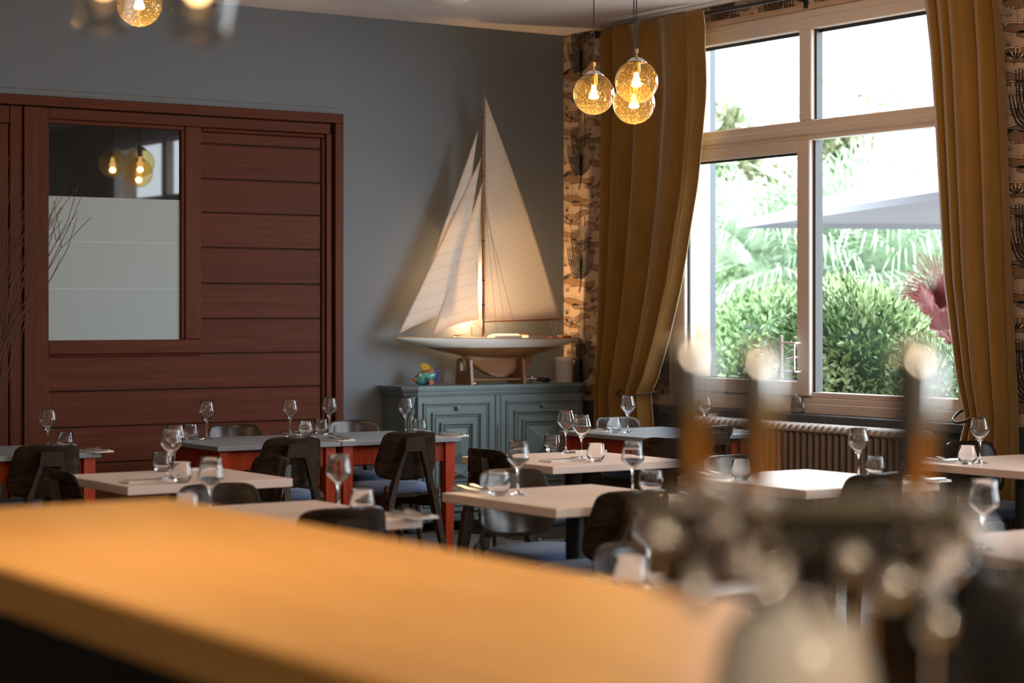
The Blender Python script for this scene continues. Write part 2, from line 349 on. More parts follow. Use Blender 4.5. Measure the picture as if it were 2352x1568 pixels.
# --- printed wallpaper drawing on the window wall (flat print in thin layers)
def paper():
    LAY = {0: -.0006, 1: -.0011, 2: -.0016, 3: -.0021}
    acc = {k: bmesh.new() for k in ('brown', 'dark', 'light')}
    TW, TH = .53, .745
    rnd = random.Random(3)
    shapes = []
    def fill(mat_, pts, lay): shapes.append((mat_, pts, lay))
    def ribbon(mat_, pts, w0, w1, lay):
        pts = [Vector((p[0], p[1])) for p in pts]; n = len(pts)
        for i in range(n-1):
            d = (pts[i+1]-pts[i])
            if d.length < 1e-6: continue
            d.normalize(); q = Vector((-d.y, d.x)); a = w0+(w1-w0)*i/(n-1); b = w0+(w1-w0)*(i+1)/(n-1)
            e = d*.0006
            shapes.append((mat_, [pts[i]-q*a-e, pts[i+1]-q*b+e, pts[i+1]+q*b+e, pts[i]+q*a-e], lay))
    def band(v, u0, u1, th, amp, ph):
        u0 = 0 if u0 < .07 else u0              # a winding brown hill with an ink outline
        n = 18; top = []; bot = []
        for i in range(n+1):
            t = i/n; u = u0+(u1-u0)*t; c = v+amp*math.sin(ph+t*5.2)+.35*amp*math.sin(2*ph+t*11)
            h = 1.25*th*(.5+.5*abs(math.sin(ph+t*3.4)))*min(1, 6*t+.25, 6*(1-t)+.25)
            top.append((u, c+h)); bot.append((u, c-h))
        for i in range(n):
            fill('brown', [top[i], bot[i], bot[i+1], top[i+1]], 0)
        ribbon('dark', top, .0016, .0016, 1); ribbon('dark', bot, .0016, .0016, 1)
        ribbon('dark', [top[0], bot[0]], .0016, .0016, 1); ribbon('dark', [top[-1], bot[-1]], .0016, .0016, 1)
        ribbon('light', [(u, c+.008) for u, c in top], .004, .004, 0); ribbon('dark', [(u, c+.013) for u, c in top], .0011, .0011, 1)
    for v, u0, u1, th, amp, ph in ((.03, 0, .30, .020, .012, .4), (.06, .33, .53, .018, .010, 2.1), (.17, .05, .40, .026, .016, 1.1), (.27, .30, .53, .020, .014, .2),
                                   (.33, 0, .24, .022, .014, 2.6), (.43, .10, .50, .024, .015, 4.0), (.52, 0, .20, .026, .012, 1.9), (.57, .26, .53, .026, .015, .9),
                                   (.66, .02, .34, .022, .016, 3.2), (.70, .36, .53, .018, .008, 5.0), (.115, .26, .53, .014, .010, 3.0), (.22, .0, .22, .016, .010, 5.2), (.385, .30, .53, .014, .010, 1.2), (.475, .06, .36, .013, .012, 2.2), (.61, .0, .2, .016, .01, .3), (.735, .1, .42, .012, .01, 1.7)):
        band(v, u0, u1, th, amp, ph)
    def fan(u, v, n, ln, a0, a1, wd):              # pale wedge leaves with ink outlines
        for k in range(n):
            a = a0+(a1-a0)*k/max(1, n-1); l = ln*rnd.uniform(.7, 1)
            d = Vector((math.cos(a), math.sin(a))); q = Vector((-d.y, d.x)); o = Vector((u, v))
            p = [o+d*.01, o+d*l-q*wd, o+d*(l+.006), o+d*l+q*wd]
            fill('light', p, 2); ribbon('dark', p+[p[0]], .0011, .0011, 3)
    for u, v, n, ln, a0, a1, wd in ((.05, .10, 5, .075, .6, 2.6, .008), (.44, .11, 5, .11, .9, 2.2, .010), (.07, .40, 5, .085, .5, 2.5, .009), (.45, .31, 6, .10, .8, 2.3, .009),
                                    (.10, .60, 5, .08, .6, 2.7, .008), (.42, .60, 5, .12, 1.0, 2.4, .010), (.50, .44, 4, .09, .9, 2.1, .008), (.20, .24, 4, .06, .7, 2.3, .007), (.36, .02, 6, .09, .9, 2.3, .007), (.02, .28, 5, .08, .8, 2.0, .008), (.33, .50, 5, .09, 1, 2.4, .007), (.04, .68, 5, .07, .8, 2.2, .007)):
        fan(u, v, n, ln, a0, a1, wd)
    def tree(cu, v0):                              # the tall ink tree
        ribbon('dark', spline([(cu-.02, v0), (cu-.005, v0+.05), (cu+.005, v0+.11), (cu, v0+.17), (cu+.01, v0+.24)], 6), .006, .013, 3)
        for i in range(15):
            t = (i-7)/7; r0 = .10+.13*(1-abs(t))
            x1 = cu+t*.165; h = .30+.20*rnd.random()*(1-abs(t)*.5)+.05*(1-abs(t))
            if abs(t) > .75: h -= .08
            ribbon('dark', spline([(cu+.004, v0+r0), (cu+t*.10, v0+r0+.05), (cu+t*.15, v0+r0+.14), (x1, v0+r0+h*.75)], 6), .009, .0042, 3)
            if i % 2: ribbon('dark', spline([(cu+t*.13, v0+r0+.09), (cu+t*.13+.018, v0+r0+.15), (cu+t*.14+.02, v0+r0+.24)], 5), .004, .0025, 3)
    tree(.215, .10)
    for i in range(60):                            # short ink ticks
        u, v = rnd.uniform(0, .5), rnd.uniform(0, .72); a = rnd.uniform(1.0, 2.1)
        ribbon('dark', [(u, v), (u+math.cos(a)*.03, v+math.sin(a)*.03)], .0014, .0014, 3)
    for j in range(12):
        for k in range(4):
            for m_, pts, lay in shapes:
                vs = []
                for p in pts:
                    u = p[0]+j*TW; v = p[1]+k*TH+.795
                    vs.append(acc[m_].verts.new((LAY[lay], -u, v)))
                acc[m_].faces.new(vs)
    regions = ((-1.25, -.001, .866, HC-.001), (YA, YB, ZB+.03, HC-.001), (-5.88, YA, .866, HC-.001))
    for nm, mt in (('brown', 'paper_brown'), ('dark', 'paper_dark'), ('light', 'paper_light')):
        for y0, y1, z0, z1 in regions:
            bm = acc[nm].copy()
            for co, no in (((0, y0, 0), (0, -1, 0)), ((0, y1, 0), (0, 1, 0)), ((0, 0, z0), (0, 0, -1)), ((0, 0, z1), (0, 0, 1))):
                bmesh.ops.bisect_plane(bm, geom=bm.verts[:]+bm.edges[:]+bm.faces[:], plane_co=co, plane_no=no, clear_outer=True)
            me = bpy.data.meshes.new('wallpaper_print'); bm.to_mesh(me); bm.free(); me.materials.append(M[mt])
            o = bpy.data.objects.new('wallpaper_print', me); COL.objects.link(o); o.parent = wr
        acc[nm].free()
paper()

# --- wooden partition with its glazed light, on the back wall
door = structure('door_1')
zt = 2.837
def dbox(name, x0, z0, x1, z1, y, m, c=.004, y1=.0): return obj(name, MB().cbox(x0, y, z0, x1, y1, z1, c), M[m], door)
dbox('backing', -6.2, 0, -1.9, 2.78, -.004, 'gap', .001)
dbox('casing', -6.2, 2.775, -1.86, zt, -.055, 'redwood')
dbox('casing', -1.925, 0, -1.86, 2.775, -.055, 'redwood_v')
dbox('rail', -3.94, 2.700, -1.955, 2.768, -.040, 'redwood')
dbox('stile', -1.985, 0, -1.945, 2.700, -.040, 'redwood_v')
dbox('bead', -2.90, 2.672, -1.99, 2.697, -.030, 'redwood', .008)
dbox('bead', -2.015, .0, -1.99, 2.672, -.030, 'redwood_v', .008)
js = [2.672, 2.596, 2.367, 2.147, 1.919, 1.685, 1.456, 1.229, 1.0, .775, .547, .32, .09]
for a, b in zip(js[:-1], js[1:]):
    x0 = -2.905 if b > 1.2 else -3.94
    dbox('plank', x0, b+.0035, -2.018, a-.0035, -.016, 'redwood', .004)
dbox('post', -4.10, 0, -3.94, 2.768, -.045, 'redwood_v')
dbox('post', -4.185, 0, -4.105, 2.768, -.030, 'redwood_v')
dbox('stile', -3.018, 1.322, -2.901, 2.700, -.036, 'redwood_v', .006)
dbox('rail', -3.94, 1.232, -2.901, 1.322, -.036, 'redwood', .006)
dbox('bead', -3.94, 1.216, -2.901, 1.232, -.028, 'redwood', .006)
for x0, z0, x1, z1 in ((-3.94, 2.672, -3.018, 2.70), (-3.045, 1.322, -3.018, 2.672)):
    dbox('bead', x0, z0, x1, z1, -.030, 'redwood', .006)
dbox('glass_pane', -3.94, 1.322, -3.045, 2.672, -.012, 'dark_pane', .001)
dbox('frosted_film', -3.94, 1.322, -3.045, 2.222, -.0135, 'frost', .0005)
for z in (1.94, 1.645): dbox('film_joint', -3.94, z, -3.045, z+.003, -.0142, 'film_line', .0005)
dbox('rail', -6.2, 2.66, -4.19, 2.768, -.035, 'redwood'); dbox('stile', -4.26, 0, -4.19, 2.66, -.022, 'redwood_v')
dbox('glass_pane', -5.1, .9, -4.26, 2.45, -.012, 'frost', .001); dbox('rail', -6.2, 2.45, -4.26, 2.66, -.022, 'redwood')
dbox('panel', -6.2, 0, -4.26, .9, -.02, 'redwood')

# --- windows
def window(name, ya, yb):
    wn = structure(name); ym = ya+1.424                     # ym: centre of the mullion
    g = lambda n, mb, m='frame': obj(n, mb, M[m], wn)
    g('window_jamb', MB().cbox(.03, yb-.13, ZA, .12, yb, ZB, .006)); g('window_jamb', MB().cbox(.03, ya, ZA, .12, ya+.13, ZB, .006))
    g('head_rail', MB().cbox(.03, ya+.13, 3.265, .12, yb-.13, ZB, .006).cbox(.022, ya, 3.335, .05, yb, ZB, .006))
    g('transom', MB().cbox(.03, ya+.13, 2.575, .12, yb-.13, 2.697, .006).cbox(.018, ya+.13, 2.60, .05, yb-.13, 2.655, .010))
    g('mullion', MB().cbox(.028, ym-.058, 2.697, .12, ym+.058, 3.265, .006))
    g('bottom_rail', MB().cbox(.02, ya, ZA, .12, yb, .93, .004).cbox(.032, ya, .930, .12, yb, .965, .004).cbox(.04, ya+.1, .965, .12, yb-.1, 1.0, .004))
    g('sash_frame', MB().cbox(.015, ym-.055, .972, .06, ym+.062, 2.575, .006).cbox(.015, ym+.062, 2.50, .06, yb-.02, 2.575, .006)
      .cbox(.015, ym+.062, .972, .06, yb-.02, 1.066, .006).cbox(.015, yb-.14, 1.066, .06, yb-.02, 2.5, .006))
    g('gasket', MB().box(.05, ym-.075, 1.0, .11, ym-.055, 2.57).box(.045, ym+.062, 1.066, .058, ym+.070, 2.5).box(.045, ym+.062, 2.485, .058, yb-.14, 2.5)
      .box(.045, ym+.062, 1.066, .058, yb-.14, 1.073).box(.045, yb-.155, 1.066, .058, yb-.14, 2.5)
      .box(.09, ym+.058, 3.245, .11, yb-.13, 3.265).box(.09, ya+.13, 3.245, .11, ym-.058, 3.265).box(.06, ym-.075, 2.70, .11, ym-.058, 3.265), 'gasket')
    for y0, y1, z0, z1, x in ((ym+.07, yb-.14, 1.07, 2.49, .052), (ya+.13, ym-.075, 1.0, 2.575, .10), (ym+.058, yb-.13, 2.697, 3.25, .10), (ya+.13, ym-.07, 2.697, 3.25, .10)):
        g('window_pane', MB().add([(x, y0, z0), (x, y1, z0), (x, y1, z1), (x, y0, z1)], [(0, 1, 2, 3)]), 'pane')
    h = g('window_handle', MB().cbox(-.065, ym+.115, 1.078, -.045, ym+.135, 1.352, .004).cbox(-.06, ym, 1.12, -.048, ym+.12, 1.133, .003).cbox(-.06, ym, 1.30, -.048, ym+.12, 1.313, .003)
      .cbox(-.06, ym, 1.12, -.048, ym+.012, 1.313, .003).cbox(-.055, ym, 1.12, .015, ym+.012, 1.133, .003).cbox(-.055, ym, 1.30, .015, ym+.012, 1.313, .003).tube([(.015, ym+.03, 1.215), (-.035, ym+.03, 1.215), (-.035, ym+.10, 1.2)], .008), 'white')
    g('sill', MB().cbox(-.055, ya-.05, .808, .12, yb+.05, ZA, .006), 'wainscot')
    g('outer_sill', MB().cbox(.12, ya, .80, .42, yb, .862, .006), 'render')
    return wn
window('window_1', YA, YB); window('window_2', Y2A, Y2B); window('window_3', Y3A, Y3B)

# ------------------------------------------------------------------ bar counter (large, near)
bar = thing('bar_counter', 'long golden oak bar counter in the blurred foreground', 'counter')
obj('worktop', MB().cbox(-7.445, -13.0, 1.025, -6.735, -8.085, 1.1, .006), M['counter'], bar)
obj('front_panel', MB().cbox(-7.30, -12.9, 0, -6.92, -8.35, 1.024, .004), M['barbase'], bar)

# ------------------------------------------------------------------ tables
def table(idx, x0, x1, y0, y1, top, label, base):
    cx, cy = (x0+x1)/2, (y0+y1)/2; hx, hy = (x1-x0)/2, (y1-y0)/2; th = .038 if top == 'pink' else .027
    t = thing('dining_table', label, 'table', (cx, cy, 0), 0)
    obj('tabletop', MB().cbox(-hx, -hy, .75-th, hx, hy, .75, .003), M['top_'+top], t)
    if base == 'pedestal':
        obj('column', MB().lathe([(0, .02), (.038, .02), (.038, .70), (0, .70)], 24), M['blackmetal'], t)
        obj('top_plate', MB().cbox(-.16, -.16, .70, .16, .16, .711, .002), M['blackmetal'], t)
        obj('base_plate', MB().lathe([(0, 0), (.23, 0), (.235, .006), (.22, .014), (.05, .022), (0, .022)], 32), M['blackmetal'], t)
    else:
        zb = .75-th
        for sx in (-1, 1):
            for sy in (-1, 1):
                px, py = sx*(hx-.055), sy*(hy-.055); a = .032; b = .024
                mb = MB().loft([[(px+sx_*q-(sx*(a-q)*0), py+sy_*q, z) for sx_, sy_ in ((-1, -1), (1, -1), (1, 1), (-1, 1))] for q, z in ((b, 0), (a, zb-.16), (a, zb))])
                obj('leg', mb, M['cherry'], t)
        for sy in (-1, 1): obj('apron', MB().cbox(-hx+.088, sy*(hy-.055)-.011, zb-.115, hx-.088, sy*(hy-.055)+.011, zb, .002), M['cherry'], t)
        for sx in (-1, 1): obj('apron', MB().cbox(sx*(hx-.055)-.011, -hy+.088, zb-.115, sx*(hx-.055)+.011, hy-.088, zb, .002), M['cherry'], t)
    return t
T = {'T0': (-5.15, -4.355, -1.895, -1.09, 'grey', 'grey-topped red-wood table at the far left edge behind a dark chair', 'legs'),
     'T1a': (-3.645, -2.863, -1.835, -1.03, 'grey', 'grey-topped red-wood table before the panelling, left one of the joined pair', 'legs'),
     'T1b': (-2.860, -2.052, -1.835, -1.03, 'grey', 'grey-topped red-wood table nearest the sideboard, right one of the joined pair', 'legs'),
     'T2': (-5.085, -4.29, -3.97, -3.20, 'pink', 'pale beige table at left with two wine glasses overlapping on it', 'pedestal'),
     'T3': (-5.62, -4.705, -5.78, -4.955, 'pink', 'pale beige table at lower left, partly hidden behind the bar counter', 'pedestal'),
     'T4': (-4.11, -3.345, -5.78, -4.955, 'pink', 'pale beige table in the middle front with round barrel tumblers on it', 'pedestal'),
     'T5': (-2.92, -2.10, -4.05, -3.22, 'pink', 'pale beige table in front of the sideboard with two adjacent wine glasses', 'pedestal'),
     'T6': (-1.18, -.355, -2.54, -1.62, 'grey', 'grey-topped red-wood table beside the left mustard curtain', 'legs'),
     'T7': (-2.78, -1.99, -5.71, -4.84, 'pink', 'pale table before the radiator, its top shining bluish white', 'pedestal'),
     'T8': (-1.25, -.37, -5.53, -4.71, 'pink', 'pale beige table by the right curtain at the right edge', 'pedestal'),
     'T9': (-3.84, -3.02, -8.1, -7.285, 'pink', 'pale table at lower right corner, its front blurred', 'pedestal'),
     'T10': (-5.33, -4.76, -7.98, -7.49, 'pink', 'pale table nearest the bar counter, blurred, holding the largest tumbler', 'pedestal'),
     'T11': (-4.60, -3.88, -7.52, -7.05, 'pink', 'pale table mostly hidden behind the beer tap tower', 'pedestal')}
for k, v in T.items(): table(k, *v)

# ------------------------------------------------------------------ chairs
def make_chair(label):
    t = thing('dining_chair', label, 'chair', group='dark wooden dining chairs')
    # backrest: curved plywood shell
    half = [(0, .812), (.09, .812), (.142, .806), (.172, .786), (.184, .745), (.196, .68), (.205, .625), (.196, .572), (.162, .541), (.09, .526), (0, .522)]
    pts = half+[(-a, b) for a, b in half[-2:0:-1]]
    ol = [(p.x, p.y) for p in spline([(a, b, 0) for a, b in pts], 4, True)]
    def surf(s, z, off): return (s*.985, -.232+s*s*1.15-(z-.52)*.22+off, z)
    c0 = (0, .665); n = len(ol); vs = []; fs = []
    rings = [(.30, .007), (.6, .007), (.85, .007), (.965, .0065), (1.0, .003), (1.0, -.003), (.965, -.0065), (.85, -.007), (.6, -.007), (.30, -.007)]
    mb = MB(); mb.loft([[surf(c0[0]+(a-c0[0])*k, c0[1]+(b-c0[1])*k, o) for a, b in ol] for k, o in rings], True, True)
    obj('backrest', mb, M['chair_back'], t, smooth=50)
    # crosspiece behind the shell, carrying the two rear legs
    yb = -.315
    obj('crosspiece', MB().loft([[(-.070, yb-.012, .695), (.070, yb-.012, .695), (.070, yb+.030, .695), (-.070, yb+.030, .695)],
                                 [(-.060, yb-.018, .77), (.060, yb-.018, .77), (.060, yb+.020, .77), (-.060, yb+.020, .77)]]), M['chair'], t, smooth=20)
    for sx in (-1, 1):
        obj('leg', MB().loft([[(sx*cx_+q*a, cy_+w*b, z) for a, b in ((-1, -1), (1, -1), (1, 1), (-1, 1))] for cx_, cy_, z, q, w in
            ((.215, -.345, 0, .013, .015), (.172, -.30, .24, .017, .024), (.145, -.285, .42, .018, .030), (.10, -.292, .57, .014, .018), (.056, -.305, .697, .012, .016))]), M['chair'], t, smooth=20)
        obj('leg', MB().tube([(sx*.19, .185, .43), (sx*.20, .20, .2), (sx*.212, .215, 0)], [.021, .019, .012], 12), M['chair'], t)
        rail = [(-.30, .47), (-.285, .405), (-.25, .37), (-.20, .362), (.10, .352), (.155, .33), (.175, .26), (.205, .26), (.205, .425), (-.20, .425), (-.255, .44), (-.275, .50)]
        mb = MB().prism(rail, sx*.165-.011, sx*.165+.011, 'yz'); obj('side_rail', mb, M['chair'], t, smooth=20)
    # seat: thin ply pan and upholstered cushion
    def sq(k, z, e=3.2):
        out = []
        for i in range(32):
            a = 2*PI*i/32; c, s = math.cos(a), math.sin(a)
            out.append((.225*k*math.copysign(abs(c)**(2/e), c), .215*k*math.copysign(abs(s)**(2/e), s)-.012, z))
        return out
    obj('seat_pan', MB().loft([sq(.90, .422), sq(.99, .432), sq(1.0, .444)]), M['chair'], t)
    obj('seat', MB().loft([sq(.98, .444), sq(1.015, .456), sq(1.01, .470), sq(.96, .486), sq(.82, .497), sq(.55, .503), sq(.2, .505)]), M['denim'], t, smooth=60)
    return t
# (pixel of the middle of the back's top edge, facing, label)
UP, DN, RT, LF = 0, PI, -PI/2, PI/2
chairs = [(115, 1019, UP, 'dark wooden chair back at far left, tucked before the grey-topped table'),
 (125, 1078, RT, 'dark wooden chair seen edge-on left of the beige table, behind the bar'),
 (530, 974, DN, 'dark chair behind the grey tables, its back shining before the wood panelling'),
 (806, 964, DN, 'dark chair behind the grey tables, against the wall between panelling and sideboard'),
 (680, 1002, UP, 'dark chair before the joined grey tables, left one with grained back'),
 (950, 989, UP, 'dark chair with blue seat and splayed rear legs fully shown, before the sideboard'),
 (640, 1046, LF, 'dark chair right of the left beige table, brown inner back towards viewer'),
 (490, 1109, DN, 'dark chair behind the lower-left beige table, low and greenish at one end'),
 (802, 1165, UP, 'dark chair back nearest the middle of the bar counter edge'),
 (1102, 1030, RT, 'dark chair seen from its side, left of the table with two adjacent wine glasses'),
 (1165, 1076, DN, 'dark chair behind the middle front table, rounded back showing below the tabletop'),
 (1470, 1125, UP, 'large dark brown chair back in front of the middle table'),
 (1452, 1243, DN, 'blurred grey-shining chair back beside the largest tumbler near the bar'),
 (1410, 957, DN, 'pale-shining chair back behind the grey table by the left curtain'),
 (1642, 977, UP, 'dark chair before the grey curtain-side table, half hidden behind the taps'),
 (1534, 1006, LF, 'brown chair right of the table with two adjacent wine glasses'),
 (1668, 1045, DN, 'dark chair behind the bluish white table, glinting green'),
 (2020, 1086, UP, 'dark brown chair in front of the bluish white table'),
 (2212, 1012, DN, 'black chair with navy seat behind the right-hand table by the curtain'),
 (2137, 1170, DN, 'grey-shining chair back at lower right behind the blurred corner table')]
ch0 = None
for px, py, rz, lab in chairs:
    p = at(px, py, .812); off = Matrix.Rotation(rz, 3, 'Z') @ Vector((0, -.296, 0)); loc = (p.x-off.x, p.y-off.y, 0)
    if ch0 is None:
        ch0 = make_chair(lab); ch0.location = loc; ch0.rotation_euler = (0, 0, rz)
    else: dup(ch0, loc, rz+random.uniform(-.04, .04), lab)

# ------------------------------------------------------------------ sideboard and what stands on it
sb = thing('sideboard', 'blue-grey carved sideboard with two panelled doors under the model yacht', 'sideboard')
sx0, sx1, sy = -1.555, -.022, -.36
def sbx(name, *a, m='side', c=.004): return obj(name, MB().cbox(*a, c), M[m], sb)
obj('carcass', MB().prism([(sx0+.03, -.01), (sx0+.03, sy+.07), (sx0+.10, sy+.02), (sx1-.10, sy+.02), (sx1-.03, sy+.07), (sx1-.03, -.01)], .11, .93, 'xy'), M['side'], sb)
mb = MB()
for z0, z1, o in ((.93, .942, .012), (.942, .952, .022), (.952, .962, .018), (.962, .974, .032), (.974, .996, .040)):
    mb.prism([(sx0+.03-o, -.005), (sx0+.03-o, sy+.075-o), (sx0+.105-o*.4, sy+.02-o), (sx1-.105+o*.4, sy+.02-o), (sx1-.03+min(o, .02), sy+.075-o), (sx1-.03+min(o, .02), -.005)], z0, z1, 'xy')
obj('top_board', mb, M['side'], sb, smooth=20)
obj('plinth', MB().prism([(sx0+.02, -.01), (sx0+.02, sy+.06), (sx0+.09, sy+.0), (sx1-.09, sy+.0), (sx1-.02, sy+.06), (sx1-.02, -.01)], .07, .115, 'xy'), M['side'], sb)
for x in (sx0+.10, sx1-.10): obj('foot', MB().lathe([(0, 0), (.04, 0), (.055, .015), (.06, .035), (.05, .06), (.045, .07), (0, .07)], 20, (x, sy+.06, 0)), M['side'], sb)
for x0, x1 in ((-1.462, -.838), (-.790, -.105)):
    d = obj('cabinet_door', MB().cbox(x0, sy-.004, .135, x1, sy+.022, .925, .004), M['side'], sb)
    def frame(ins, wd, h, m='side'):
        a, b, c_, e = x0+ins, x1-ins, .135+ins, .925-ins
        mb = MB()
        for q in ((a, c_, b, c_+wd), (a, e-wd, b, e), (a, c_+wd, a+wd, e-wd), (b-wd, c_+wd, b, e-wd)):
            mb.cbox(q[0], sy-.004-h, q[1], q[2], sy-.003, q[3], .004)
        return obj('door_moulding', mb, M[m], d)
    frame(.040, .016, .012); frame(.060, .010, .006); frame(.108, .020, .014); frame(.135, .008, .008); frame(.175, .020, .016); frame(.205, .008, .010)
    xa, xb = x0+.225, x1-.225; xm = (xa+xb)/2; hy_ = sy-.004
    for za, zb in ((.36+.10, .925-.225), (.135+.225, .36+.07)):
        zm = (za+zb)/2; k = min((xb-xa)/2, (zb-za)/2)*.95
        obj('raised_panel', MB().add([(xa, hy_, za), (xb, hy_, za), (xb, hy_, zb), (xa, hy_, zb), (xm, hy_-.045, zm+max(0, (zb-za)/2-k)), (xm, hy_-.045, zm-max(0, (zb-za)/2-k))],
            [(0, 1, 5), (1, 2, 4, 5), (2, 3, 4), (3, 0, 5, 4)]), M['side'], d, smooth=0)
    obj('door_knob', MB().lathe([(0, 0), (.018, .0), (.018, .004), (.009, .008), (.009, .014), (.016, .018), (.014, .024), (.006, .027), (0, .028)], 18, axis='y').xf(Matrix.Translation((xm, sy-.004, .845)) @ Matrix.Scale(-1, 4, (0, 1, 0))), M['side'], d)
for x, s in ((sx0+.065, 1), (sx1-.065, -1)):          # turned and carved corner pilasters on the canted corners
    prof = [(0, .13), (.032, .13), (.032, .19), (.022, .20), (.026, .23), (.018, .26), (.024, .42), (.026, .55), (.018, .62), (.028, .635), (.018, .65), (.030, .68), (.034, .74), (.024, .80), (.034, .815), (.034, .84), (.022, .85), (.036, .90), (.038, .925), (0, .925)]
    obj('pilaster', MB().lathe(prof, 16, (x, sy+.045, 0)), M['side'], sb)
    for k in range(3):
        a = -PI/2-s*.5+(k-1)*.55; obj('acanthus_leaf', MB().ball((x+.032*math.cos(a), sy+.045+.032*math.sin(a), .72), (.010, .010, .05), 8, 6), M['side'], sb)
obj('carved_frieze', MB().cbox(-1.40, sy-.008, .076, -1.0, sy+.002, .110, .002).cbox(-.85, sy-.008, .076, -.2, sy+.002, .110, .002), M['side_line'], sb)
obj('centre_post', MB().cbox(-.834, sy-.006, .135, -.794, sy+.02, .925, .005).cbox(-.822, sy-.016, .50, -.806, sy-.005, .72, .004), M['side'], sb)
ZS = .996
# --- model yacht
boat = thing('model_yacht', 'large wooden model sailing yacht with tall white sails on the sideboard', 'model boat', (0, 0, 0))
yb0 = -.2
def zb_(x):
    P = [(-1.545, 1.318), (-1.50, 1.298), (-1.42, 1.283), (-1.30, 1.255), (-1.15, 1.222), (-1.0, 1.194), (-.85, 1.178), (-.65, 1.170), (-.5, 1.178), (-.35, 1.205), (-.2, 1.240), (-.1, 1.268), (-.03, 1.298), (-.012, 1.308)]
    for (a, b), (c, d) in zip(P, P[1:]):
        if x <= c: return b+(d-b)*(x-a)/(c-a)
    return P[-1][1]
def bm_(x):
    t = (x+1.545)/1.533; return .135*max(0, math.sin(PI*min(1, t**.85))**.75 if t < .999 else 0)+.008
zs_ = lambda x: 1.327-.018*(x+1.545)/1.533-.006*math.sin(PI*(x+1.545)/1.533)
ZW = 1.253
top_r = []; bot_r = []
xs = [-1.545+1.533*i/44 for i in range(45)]
def ysec(x, z):
    zs, zb, b = zs_(x), zb_(x), bm_(x); u = max(0, min(1, (zs-z)/max(.004, zs-zb))); return b*max(0, 1-u**2.4)**.62
for x in xs:
    zs, zb = zs_(x), zb_(x); zm = max(ZW, zb)
    st = [zs+(zm-zs)*k/6 for k in range(7)]
    top_r.append([(x, yb0-ysec(x, z), z) for z in st]+[(x, yb0+ysec(x, z), z) for z in st[::-1]])
    if zb < ZW-.002:
        st = [ZW+(zb-ZW)*k/8 for k in range(9)]
        bot_r.append([(x, yb0-ysec(x, z), z) for z in st]+[(x, yb0+ysec(x, z), z) for z in st[::-1]])
obj('topsides', MB().loft(top_r), M['hull_white'], boat, smooth=50)
obj('lower_hull', MB().loft(bot_r), M['hull_wood'], boat, smooth=50)
obj('deck', MB().loft([[(x, yb0-bm_(x)-.002, zs_(x)+.001), (x, yb0+bm_(x)+.002, zs_(x)+.001), (x, yb0+bm_(x)+.002, zs_(x)+.007), (x, yb0-bm_(x)-.002, zs_(x)+.007)] for x in xs]), M['deck'], boat, smooth=0)
kp = [(-1.04, 1.215), (-.98, 1.165), (-.91, 1.115), (-.84, 1.078), (-.78, 1.055), (-.72, 1.046), (-.66, 1.047), (-.59, 1.062), (-.545, 1.085), (-.51, 1.13), (-.475, 1.21)]
keel = MB(); n = len(kp)
keel.loft([[(x*s_+(-.75)*(1-s_), yb0+o, z) for x, z in kp] for o, s_ in ((-.005, 1), (-.022, .94), (-.028, .80))], False, False)
keel.loft([[(x*s_+(-.75)*(1-s_), yb0+o, z) for x, z in kp] for o, s_ in ((.005, 1), (.022, .94), (.028, .80))], False, False)
keel.prism(kp, yb0-.006, yb0+.006)
keel.add([(x*.80-.75*.20, yb0-.028, z) for x, z in kp], [tuple(range(n))]); keel.add([(x*.80-.75*.20, yb0+.028, z) for x, z in kp], [tuple(range(n))])
obj('keel', keel, M['hull_wood'], boat, smooth=50)
obj('rudder', MB().prism([(p.x, p.y) for p in spline([(-.505, 1.095, 0), (-.455, 1.11, 0), (-.425, 1.15, 0), (-.418, 1.21, 0), (-.455, 1.215, 0), (-.485, 1.15, 0)], 5, True)], yb0-.007, yb0+.007), M['hull_wood'], boat)
obj('mast', MB().tube([(-.83, yb0, 1.33), (-.83, yb0, 2.4), (-.828, yb0, 3.09)], [.011, .0095, .005], 12), M['mast'], boat)
for z in (1.55, 1.72, 2.0, 2.45, 2.86): obj('mast_band', MB().lathe([(.0125, -.005), (.0125, .005), (.009, .006), (.009, -.006), (.0125, -.005)], 14, (-.83, yb0, z)), M['iron'], boat)
obj('boom', MB().tube([(-.823, yb0, 1.432), (-.15, yb0, 1.448)], [.007, .006], 10), M['mast'], boat)
def sail(name, head, tack, clew, belly, m, yo, leech=.02, foot=.02):
    n = 14; mb = MB(); vs = []
    H_, T_, C_ = (Vector((p.x, yb0+yo, p.z)) for p in (head, tack, clew))
    rows = []
    for i in range(n+1):
        t = i/n; row = []
        for k in range(n+1):
            u = k/n
            a = H_.lerp(T_, t); b = H_.lerp(C_, t); p = a.lerp(b, u)
            p.y -= belly*math.sin(PI*u)*math.sin(PI*min(1, t*.9+.05))
            p.x += leech*math.sin(PI*t)*u*(1 if C_.x > T_.x else -1); p.z -= foot*math.sin(PI*u)*t**6
            row.append(tuple(p))
        rows.append(row)
    mb.loft(rows, False, False)
    o = obj(name, mb, m, boat, smooth=60, fix=False)
    sd = o.modifiers.new('cloth thickness', 'SOLIDIFY'); sd.thickness = .0008
    return o
A = lambda px, py: aty(px, py, yb0)
sail('main_sail', A(1114, 222), A(1113, 734), A(1292, 730), .03, M['sail'], 0, .018, .006)
sail('flying_jib', A(1101, 300), A(993, 602), A(1078, 500), .015, M['sail2'], .02, -.006, .004)
sail('jib', A(1105, 362), A(914, 767), A(1053, 715), .03, M['sail2'], 0, -.012, -.02)
sail('staysail', A(1105.5, 420), A(990, 770), A(1097, 734), .025, M['sail2'], -.012, -.014, -.018)
def cord(name, pts, r=.0016): obj(name, MB().tube(pts, r, 5), M['line'], boat)
def L3(px, py, dy=0): p = aty(px, py, yb0); return (p.x, yb0+dy, p.z)
